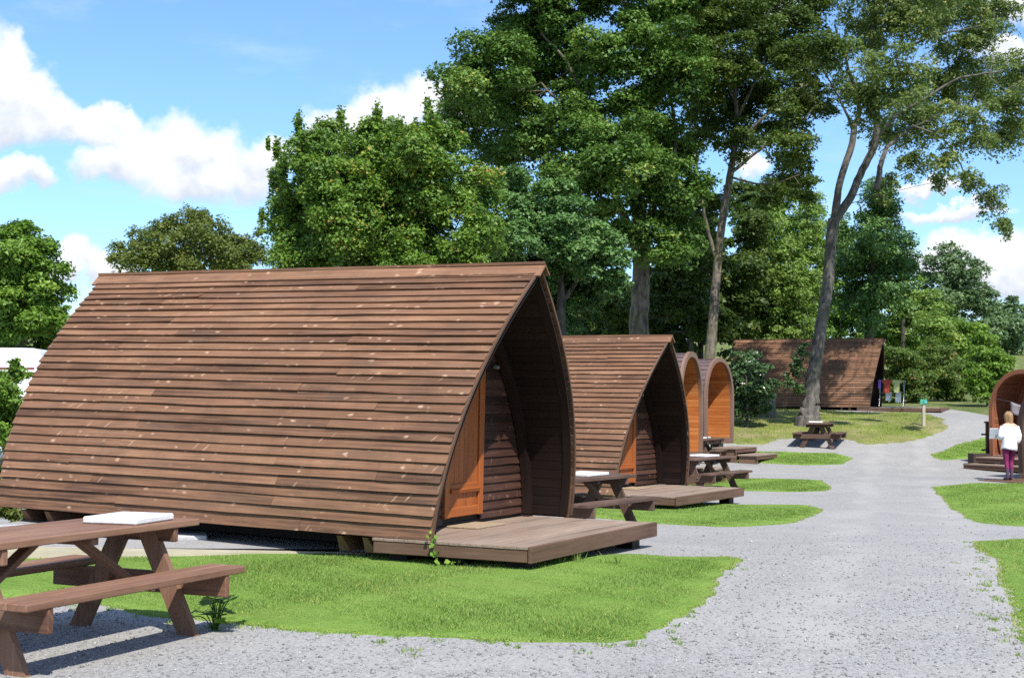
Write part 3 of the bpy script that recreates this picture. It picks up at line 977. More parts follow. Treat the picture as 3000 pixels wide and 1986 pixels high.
# the edging board: two lengths butted
V0 = []
rz = math.atan2(dy, dx)
eb = empty('edging_board', (ex0, ey0, 0), rz)
tag(eb, 'bleached timber edging board between the near lawn and the gravel pad', 'edging board')
for (l0, l1) in ((0, 2.35), (2.36, el)):
    v = []
    for l in (l0, l1):
        zt = .185 * (1 - l / el) + .045
        v += [(l, -.025, -.05), (l, .025, -.05), (l, .025, zt), (l, -.025, zt)]
    f = [(0, 1, 5, 4), (1, 2, 6, 5), (2, 3, 7, 6), (3, 0, 4, 7), (3, 2, 1, 0), (4, 5, 6, 7)]
    me = py_mesh('edging_length', v, f, [(q[0], q[2] + q[1]) for q in v]); recalc(me)
    link('edging_length', me, eb, W_PALE)
for (x, y, rzz, sx, lab) in ((-1.33, 14.62, .15, .85, 'grey concrete slab under the pod by the deck corner'),
                             (-3.55, 14.75, .22, .80, 'grey concrete slab beside the edging board, middle of the pad'),
                             (-5.2, 14.95, .20, .95, 'grey concrete slab at the left end of the pad')):
    zz = max(.035, .165 * (1 - (x - ex0) / dx) + .035)
    tag(beam('concrete_slab', (sx, .40, .07), (x, y, zz + .02), CONC, None, rot=(0, 0, rzz), c=.012), lab, 'slab', 'concrete slabs under the pod')

# ------------------------------------------------------------------ picnic tables
def table_mesh(root, m, seed):
    Lh = 1.003
    s = .985
    for i in range(5):
        b = (-.292 + i * .146) * s
        beam('top_plank', (2 * Lh + .01 * ((i * 7) % 3 - 1), .136 * s, .045), (0, b, .75 * s - .0225), m, root, c=.006, seed=seed + i)
    for sd in (-1, 1):
        for k in range(2):
            beam('seat_plank', (2 * Lh, .142 * s, .045), (0, sd * (.527 + k * .147) * s, .45 * s - .0225), m, root, c=.006, seed=seed + 10 + k + sd)
    for e in (-1, 1):
        a = e * (Lh - .24)
        beam('top_batten', (.045, .70 * s, .090), (a, 0, .75 * s - .0455 - .045), m, root, seed=seed + 20 + e)
        beam('seat_bearer', (.045, 1.48 * s, .140), (a + e * .0465, 0, .45 * s - .0455 - .07), m, root, seed=seed + 30 + e)
        for sd in (-1, 1):
            # raking leg, cut level at head and foot
            h0, h1 = -.03, .75 * s - .05
            yb, yt = sd * .47, sd * .10
            hw = .075
            v = []
            for aa in (-.0225, .0225):
                v += [(aa, yb - hw, h0), (aa, yb + hw, h0), (aa, yt + hw, h1), (aa, yt - hw, h1)]
            f = [(0, 1, 2, 3), (7, 6, 5, 4), (0, 4, 5, 1), (1, 5, 6, 2), (2, 6, 7, 3), (3, 7, 4, 0)]
            me = py_mesh('leg', v, f, [(q[2], q[1] + q[0]) for q in v]); recalc(me)
            o = link('leg', me, root, m)
            o.location = (a - e * (.0005 if sd > 0 else .001), 0, 0)
            V, F = tube_data([(0, 0, 0), (.012, 0, 0), (.016, 0, 0), (.0161, 0, 0)], [.014, .014, .010, .0005], 8)
            bo = link('bolt', fast_mesh('bolt', V, F), root, STEEL)
            bo.location = (a + e * .0695, sd * .33, .34)
            bo.rotation_euler = (0, 0, 0 if e > 0 else math.pi)
        # diagonal brace to the middle of the top
        p0 = np.array((a - e * .05, 0, .34)); p1 = np.array((e * .14, 0, .75 * s - .05))
        dv = p1 - p0
        beam('brace', (float(np.linalg.norm(dv)), .09, .04), tuple((p0 + p1) / 2), m, root, rot=(0, -math.atan2(dv[2], dv[0]), 0), seed=seed + 40 + e)
    beam('top_batten', (.07, .66 * s, .045), (0, 0, .75 * s - .0455 - .0225), m, root)

def picnic(loc, yaw, m, seed, label, slab=None, slab_label=None):
    root = empty('picnic_table', loc, yaw)
    tag(root, label, 'picnic table', 'picnic tables')
    table_mesh(root, m, seed)
    if slab:
        a, b, sa, sb, rz = slab
        x, y = local(loc, yaw, a, b)
        o = beam('stone_slab', (sa, sb, .045), (x, y, loc[2] + .75 * .985 + .0235), SLABWHITE, None, rot=(0, 0, yaw + rz), c=.012)
        tag(o, slab_label, 'stone slab', 'white slabs on the tables')
    return root

picnic((-2.8445, 8.8891, .03), 1.1396, W_TABLE, 100, 'reddish-brown picnic table cut off by the left edge, nearest', (.58, -.10, .46, .40, .12), 'white stone slab on the nearest picnic table')
picnic((.91, 19.27, -.20), .988, W_TABLE2, 200, 'brown picnic table between the nearest and second pods', (.20, .02, .62, .44, .05), 'white stone slab on the table between the two pointed pods')
picnic((4.057, 30.391, -.385), .975, W_TABLE2, 300, 'brown picnic table right of the second pod', (.15, .02, .62, .44, -.05), 'white stone slab on the table right of the second pod')
picnic((5.514, 40.8, -.28), 1.165, W_TABLE2, 400, 'brown picnic table between the two rounded pods', (-.1, .05, .62, .44, .05), 'white stone slab on the table between the rounded pods')
picnic((9.611, 44.303, .13), 1.247, W_TABLE2, 500, 'brown picnic table on the gravel below the ash tree', (-.25, .10, .6, .42, .1), 'white stone slab on the table below the ash tree')
# ------------------------------------------------------------------ rounded pods
def rounded_pod(loc, yaw, W, H, L, label, seed, trim, lining, ribm, steps=True, group='rounded timber pods'):
    rng = np.random.default_rng(seed)
    root = empty('rounded_pod', loc, yaw)
    tag(root, label, 'camping pod', group)
    tt = np.linspace(0, 1, 300)
    zs = np.concatenate([np.linspace(0, .5 * H, 150), .5 * H + .5 * H * np.sin(np.linspace(0, np.pi / 2, 150))[1:]])
    bs = np.concatenate([np.full(150, W / 2) - .03 * (1 - np.linspace(0, 1, 150)) ** 2, W / 2 * np.cos(np.linspace(0, np.pi / 2, 150))[1:] ** .92])
    ss = np.concatenate([[0], np.cumsum(np.hypot(np.diff(bs), np.diff(zs)))])
    A = ss[-1]
    def pr(s, off=0.0):
        e = 1e-3
        s = min(max(s, 0), A)
        b, z = np.interp(s, ss, bs), np.interp(s, ss, zs)
        b2, z2 = np.interp(min(s + e, A), ss, bs), np.interp(min(s + e, A), ss, zs)
        b1, z1 = np.interp(max(s - e, 0), ss, bs), np.interp(max(s - e, 0), ss, zs)
        tb, tz = b2 - b1, z2 - z1
        q = math.hypot(tb, tz) + 1e-12
        return b + tz / q * off, z - tb / q * off
    def ring(name, a0, a1, o0, o1, m, n=30, parent=root):
        V = []; UV = []; F = []
        path = [(-1, s) for s in np.linspace(0, A, n)] + [(1, s) for s in np.linspace(A, 0, n)[1:]]
        for k, (sd, s) in enumerate(path):
            for (o, a) in ((o0, a0), (o1, a0), (o1, a1), (o0, a1)):
                b, z = pr(s, o)
                V.append((a, sd * max(b, 0), z)); UV.append((s * sd, a + o))
        for k in range(len(path) - 1):
            for j in range(4):
                F.append((k * 4 + j, k * 4 + (j + 1) % 4, k * 4 + 4 + (j + 1) % 4, k * 4 + 4 + j))
        e = (len(path) - 1) * 4
        F += [(0, 1, 2, 3), (e + 3, e + 2, e + 1, e)]
        me = py_mesh(name, V, F, UV); recalc(me)
        return link(name, me, parent, m)
    ring('arch_trim', -.05, .03, -.075, .045, trim)
    ring('shell', -L, -.06, -.05, -.012, lining)
    # courses of shingles
    rows = 17
    ex = A / rows
    cols = 9
    cw = (L - .02) / cols
    for side in (-1, 1):
        for i in range(rows):
            s0, s1 = i * ex - .0, min((i + 1) * ex + .03, A)
            for c in range(cols + (i % 2)):
                a0 = -L + (c - .5 * (i % 2)) * cw; a1 = a0 + cw - .008
                a0 = max(a0, -L); a1 = min(a1, -.052)
                if a1 - a0 < .05: continue
                V = []
                for (s, o) in ((s0, .026 + rng.normal(0, .003)), (s1, .006), (s1, -.004), (s0, .010)):
                    b, z = pr(s, o)
                    V += [(a0, side * max(b, 0), z), (a1, side * max(b, 0), z)]
                F = [(0, 1, 3, 2), (2, 3, 5, 4), (4, 5, 7, 6), (6, 7, 1, 0), (0, 2, 4, 6), (1, 7, 5, 3)]
                me = py_mesh('shingle', V, F, [(v[0], v[2]) for v in V]); recalc(me)
                link('shingle', me, root, ribm)
    # lining boards inside the porch
    PD = 1.0
    nl = 30
    for side in (-1, 1):
        for i in range(nl):
            s0, s1 = i * A / nl + .0025, (i + 1) * A / nl - .0025
            V = []
            for (s, o) in ((s0, -.055), (s0, -.070), (s1, -.070), (s1, -.055)):
                b, z = pr(s, o)
                V += [(-PD, side * max(b, 0), z), (-.045, side * max(b, 0), z)]
            F = [(0, 1, 3, 2), (2, 3, 5, 4), (4, 5, 7, 6), (6, 7, 1, 0), (0, 2, 4, 6), (1, 7, 5, 3)]
            me = py_mesh('lining_plank', V, F, [(v[0], v[2]) for v in V]); recalc(me)
            link('lining_plank', me, root, lining)
    # end wall of boards and a glazed door
    nw = 24
    for i in range(nw):
        z0, z1 = i * H / nw + .003, (i + 1) * H / nw - .003
        w0 = np.interp(z0, zs, bs) - .06; w1 = np.interp(z1, zs, bs) - .06
        if w1 < .05: continue
        spans = [(-1, 1)] if z0 > 1.85 else [(-1, 0), (0, 1)]
        for q in spans:
            if q == (-1, 1): x0, x1, y0, y1 = -w0, w0, -w1, w1
            elif q[0] == -1: x0, x1, y0, y1 = -w0, -.38, -w1, -.38
            else: x0, x1, y0, y1 = .38, w0, .38, w1
            V = [(-PD, x0, z0), (-PD, x1, z0), (-PD, y1, z1), (-PD, y0, z1), (-PD - .02, x0, z0), (-PD - .02, x1, z0), (-PD - .02, y1, z1), (-PD - .02, y0, z1)]
            F = [(0, 1, 2, 3), (7, 6, 5, 4), (0, 4, 5, 1), (1, 5, 6, 2), (2, 6, 7, 3), (3, 7, 4, 0)]
            me = py_mesh('wall_plank', V, F, [(v[1], v[2]) for v in V]); recalc(me)
            link('wall_plank', me, root, lining)
    d = empty('door', (-PD + .005, 0, 0), parent=root)
    for sd in (-1, 1):
        beam('stile', (.04, .09, 1.78), (0, sd * .33, .93), trim, d)
    beam('rail', (.04, .57, .1), (0, 0, 1.77), trim, d); beam('rail', (.04, .57, .1), (0, 0, .95), trim, d)
    beam('panel', (.02, .57, .85), (-.004, 0, .475), lining, d)
    beam('pane', (.012, .57, .71), (-.006, 0, 1.36), mat('dark_glass', m_plain, col=(.03, .035, .04), rough=.08, var=.1, bmp=0), d)
    beam('floor', (L, W - .12, .08), (-L / 2, 0, -.045), W_FASCIA, root)
    beam('sill', (.06, W - .02, .15), (.0, 0, -.08), W_TRIM if trim is not W_DARKPOST else W_FASCIA, root)
    gz = float(g(loc[1])) + .02
    for a in (-.4, -L / 2, -L + .4):
        for b in (-W / 2 + .25, W / 2 - .25):
            hh = loc[2] - .085 - gz + .08
            beam('support_block', (.3, .3, hh), (a, b, -.086 - hh / 2), CONC, root)
    V = [(-L + .03, 0, .01)]; F = []
    for sd, seq in ((-1, np.linspace(0, A, 16)), (1, np.linspace(A, 0, 16)[1:])):
        for s in seq:
            b, z = pr(s, -.02); V.append((-L + .03, sd * max(b, 0), z))
    for k in range(1, len(V) - 1): F.append((0, k, k + 1))
    link('rear_wall', py_mesh('rear_wall', V, F, [(v[1], v[2]) for v in V]), root, lining)
    return root

rounded_pod((4.15, 32.8, .335), -.36, 2.1, 2.3, 3.6, 'rounded pod with orange lining, third in the row, half hidden', 41, W_TRIM, W_ORANGE, W_SHINGLE)
rounded_pod((6.06, 41.4, .445), -.52, 2.1, 2.3, 3.6, 'rounded pod with orange lining, last of the left row', 42, W_TRIM, W_ORANGE, W_SHINGLE)
YR = math.atan2(-.53, -.85)
rounded_pod((14.06, 39.05, .06), YR, 2.2, 2.35, 3.6, 'rounded pod with red cedar lining at the right edge', 43, W_RED, W_RED, W_SHINGLE)
rounded_pod((13.28, 34.58, -.22), YR, 2.2, 2.35, 3.6, 'dark rounded pod cut off by the right edge, nearest on that side', 44, W_DARKPOST, W_RED, W_SHINGLE)

def step_unit(loc, yaw, label, rows):
    root = empty('timber_steps', loc, yaw)
    tag(root, label, 'steps', 'timber steps of the rounded pods')
    for (a, z, d, w) in rows:
        for k in range(2):
            beam('tread', (d / 2 - .004, w, .04), (a + (k - .5) * d / 2, 0, z - .02), W_DECK, root, seed=int(a * 100) + k)
        beam('riser', (.03, w - .02, .10), (a + d / 2 - .03, 0, z - .09), W_FASCIA, root)
        for sd in (-1, 1):
            beam('stringer', (d - .05, .05, z + .06), (a, sd * (w / 2 - .08), (z - .04) / 2 - .05), W_FASCIA, root)
gz4 = float(g(41.0))
x, y = local((6.06, 41.4), -.52, .02, 0)
step_unit((x, y, gz4), -.52, 'two wide timber steps of the last pod in the left row', [(.45, .40, .75, 1.7), (1.15, .22, .6, 1.7)])
x, y = local((4.15, 32.8), -.36, .02, 0)
step_unit((x, y, float(g(32.6))), -.36, 'timber steps of the half hidden third pod', [(.35, .40, .6, 1.5)])
x, y = local((14.06, 39.05), YR, .02, 0)
step_unit((x, y, float(g(38.6))), YR, 'timber steps of the red cedar pod', [(.40, .36, .7, 2.0), (1.05, .19, .55, 1.9)])
x, y = local((13.28, 34.58), YR, .1, 0)
root = empty('low_platform', (x, y, float(g(34.6)) + .05), YR)
tag(root, 'low dark timber platform under the standing person', 'deck')
for i in range(12):
    beam('deck_plank', (.118, 2.1, .028), (.08 + i * .123, 0, -.014), W_FASCIA, root, c=.003, seed=700 + i)
beam('fascia', (.03, 2.1, .11), (1.515, 0, -.056), W_FASCIA, root)
for sd in (-1, 1): beam('side_beam', (1.40, .04, .08), (.77, sd * 1.0, -.07), W_FASCIA, root)
PLAT = root

# dark post with two stubs beside the cedar pod
root = empty('dark_post', (13.62, 40.55, float(g(40.55))))
tag(root, 'dark timber post with short stubs left of the cedar pod', 'post')
beam('post', (.16, .16, 1.20), (0, 0, .58), W_DARKPOST, root)
beam('cap', (.22, .22, .05), (0, 0, 1.205), W_FASCIA, root)
for z in (.42, .86): beam('stub', (.14, .05, .05), (-.15, 0, z), W_DARKPOST, root)
o = beam('shadow_block', (.55, .5, .34), (13.25, 40.2, float(g(40.2)) + .18), W_DARKPOST, None)  # solid black block modelled in place of the shadow at the post's foot
tag(o, 'low black box standing in for the shadow beside the dark post', 'box')

# way marker
root = empty('marker_post', (13.76, 47.46, float(g(47.46)) + .02))
tag(root, 'pale wooden marker post with a small green sign on top', 'sign post')
beam('post', (.10, .10, .92), (0, 0, .44), W_PALE, root)
beam('sign', (.24, .025, .17), (-.02, -.065, .83), mat('sign_green', m_plain, col=(.06, .36, .20), rough=.5, var=.12), root, rot=(0, 0, .2))
beam('arrow_plate', (.10, .01, .10), (.045, -.083, .83), mat('sign_teal', m_plain, col=(.10, .38, .38), rough=.5, var=.1), root, rot=(0, 0, .2))

# ------------------------------------------------------------------ washing on an airer by the far pod
AX, AY, AZ = 14.55, 54.35, 1.35
root = empty('clothes_airer', (AX, AY, AZ), -.40)
tag(root, 'metal clothes airer on the far pod deck', 'clothes airer')
def rod(name, p, q, r, m, parent):
    V, F = tube_data([p, q], [r, r], 6)
    return link(name, fast_mesh(name, V, F, smooth=True), parent, m)
for sx in (-.45, .45):
    rod('leg', (sx, -.25, 0), (sx, .25, .98), .012, STEEL, root); rod('leg', (sx, .25, 0), (sx, -.25, .98), .012, STEEL, root)
for yy in (-.25, 0, .25): rod('rail', (-.48, yy, .98 if yy else .52), (.48, yy, .98 if yy else .52), .009, STEEL, root)
def garment(a, w, drop, y0, col, label, sleeves=False, base=0.99, seed=0):
    rng = np.random.default_rng(seed)
    nx, nz = 8, 9
    V = []; F = []
    for side in (0, 1):
        for i in range(nx + 1):
            for j in range(nz + 1):
                u = i / nx - .5; k = j / nz
                ww = w * (1 + (.55 if sleeves and k < .28 else 0))
                yy = (.018 + .035 * k) * (1 if side else -1) + .02 * math.sin(u * 14 + seed) * k
                V.append((a + u * ww, y0 + yy, base + .012 - k * drop * (1 if side == 0 else .8) + .012 * math.sin(u * 9 + seed)))
        o = side * (nx + 1) * (nz + 1)
        for i in range(nx):
            for j in range(nz):
                q = o + i * (nz + 1) + j
                F.append((q, q + nz + 1, q + nz + 2, q + 1))
    n1 = (nx + 1) * (nz + 1)
    for i in range(nx):
        q = i * (nz + 1)
        F.append((q, q + nz + 1, q + nz + 1 + n1, q + n1))
    me = py_mesh('garment', V, F, smooth=True)
    o = link('hanging_garment', me, None, mat('cloth_%d' % seed, m_plain, col=col, rough=.9, var=.25, scale=9))
    o.location = (AX, AY, AZ); o.rotation_euler = (0, 0, -.40)
    tag(o, label, 'clothes', 'washing on the airer')
garment(-.42, .09, .32, -.25, (.16, .10, .42), 'purple cloth hanging at the left end of the airer', seed=1)
garment(-.14, .22, .50, -.25, (.40, .06, .035), 'red top hanging on the airer', True, seed=2)
garment(.22, .22, .48, -.25, (.46, .47, .20), 'pale yellow top hanging on the airer', True, seed=3)
garment(-.12, .22, .34, 0, (.50, .53, .58), 'white cloth hanging on the low rail below the red top', base=.53, seed=4)
garment(.24, .20, .40, 0, (.52, .55, .58), 'white cloth hanging on the low rail below the yellow top', base=.53, seed=5)

# pale towel on a line inside the cedar pod
V = []; F = []
for i in range(13):
    for j in range(7):
        u = i / 12; k = j / 6
        V.append((.04 * math.sin(u * 11) * k - .02, -.42 + .84 * u, 1.50 - .10 * math.sin(u * math.pi) - k * (.26 + .05 * math.sin(u * 7))))
for i in range(12):
    for j in range(6):
        q = i * 7 + j; F.append((q, q + 7, q + 8, q + 1))
me = py_mesh('towel', V, F, smooth=True)
o = link('hanging_towel', me, None, mat('towel_cloth', m_plain, col=(.36, .31, .31), rough=.95, var=.1))
md = o.modifiers.new('thick', 'SOLIDIFY'); md.thickness = .012
o.location = (14.06, 39.05, .06); o.rotation_euler = (0, 0, YR)
tag(o, 'pale pinkish towel hanging across the porch of the cedar pod', 'towel')
V, F = tube_data([(-.02, -.98, 1.60), (-.02, -.42, 1.505), (-.02, .0, 1.405), (-.02, .42, 1.505), (-.02, .98, 1.60)], [.006] * 5, 6)
o = link('washing_line', fast_mesh('washing_line', V, F), None, STEEL)
o.location = (14.06, 39.05, .06); o.rotation_euler = (0, 0, YR)
tag(o, 'thin line strung across the porch of the cedar pod', 'line')

# ------------------------------------------------------------------ motor caravan at the left
def motorhome():
    root = empty('motorhome', (-15.4, 38.6, float(g(38.6))), R(6))
    tag(root, 'white motor caravan with a dark red stripe behind the shrub at left', 'motorhome')
    WHITE = mat('vehicle_white', m_plain, col=(.80, .81, .82), rough=.25, var=.03, bmp=0)
    RED = mat('stripe_red', m_plain, col=(.20, .02, .03), rough=.35, var=.1, bmp=0)
    BLK = mat('tyre_rubber', m_plain, col=(.02, .02, .02), rough=.85, var=.2)
    GL = mat('vehicle_glass', m_plain, col=(.03, .04, .05), rough=.06, var=.1, bmp=0)
    # body with a profile swept across the width
    pr = [(-3.0, .45), (2.55, .45), (2.72, .6), (2.78, 1.6), (2.77, 2.90), (2.72, 3.08), (2.55, 3.16), (-1.6, 3.18), (-2.4, 3.12), (-2.9, 2.8), (-2.95, 2.3), (-2.4, 2.15), (-2.9, 1.35), (-3.05, 1.0)]
    V = []; F = []
    n = len(pr)
    for (y, k) in ((-1.12, 0), (-1.06, 1), (1.06, 1), (1.12, 0)):
        for (x, z) in pr:
            s = 1.0 if k else .985
            V.append((x * s, y, (z - 1.8) * (1 if k else .965) + 1.8))
    for r in range(3):
        for i in range(n):
            j = (i + 1) % n
            F.append((r * n + i, r * n + j, (r + 1) * n + j, (r + 1) * n + i))
    F.append(tuple(range(n))[::-1]); F.append(tuple(range(3 * n, 4 * n)))
    me = py_mesh('body', V, F); recalc(me)
    link('body', me, root, WHITE)
    for (x0, x1, z) in ((-1.4, 2.60, 2.62), (-1.0, 2.62, 2.50)):
        beam('stripe', (x1 - x0, .012, .05), ((x0 + x1) / 2, -1.124, z), RED, root, c=.003)
    beam('stripe', (.012, 1.6, .05), (2.79, 0, 2.40), RED, root, c=.003)
    for (x, w, z, h) in ((-.2, 1.1, 2.0, .55), (1.6, .9, 2.0, .5)):
        beam('window', (w, .03, h), (x, -1.118, z), GL, root, c=.01)
    beam('window', (.03, 1.2, .55), (2.775, 0, 1.95), GL, root, c=.01)
    beam('roof_vent', (.5, .5, .12), (.6, 0, 3.22), WHITE, root, c=.03)
    for x in (-2.2, 1.7):
        for y in (-1.0, 1.0):
            w = empty('wheel', (x, y, .34), parent=root)
            a = np.linspace(0, 2 * np.pi, 18, endpoint=False)
            for nm, r0, r1, ww, mm in (('tyre', .20, .34, .22, BLK), ('rim', .02, .205, .20, STEEL)):
                V = []; F = []
                for (r, yy) in ((r0, -ww / 2), (r1 - .02, -ww / 2), (r1, -ww / 3), (r1, ww / 3), (r1 - .02, ww / 2), (r0, ww / 2)):
                    V += [(r * math.cos(q), yy, r * math.sin(q)) for q in a]
                for i in range(6):
                    for j in range(18):
                        k = (j + 1) % 18; i2 = (i + 1) % 6
                        F.append((i * 18 + j, i * 18 + k, i2 * 18 + k, i2 * 18 + j))
                me = py_mesh(nm, V, F, smooth=True); recalc(me); link(nm, me, w, mm)
motorhome()

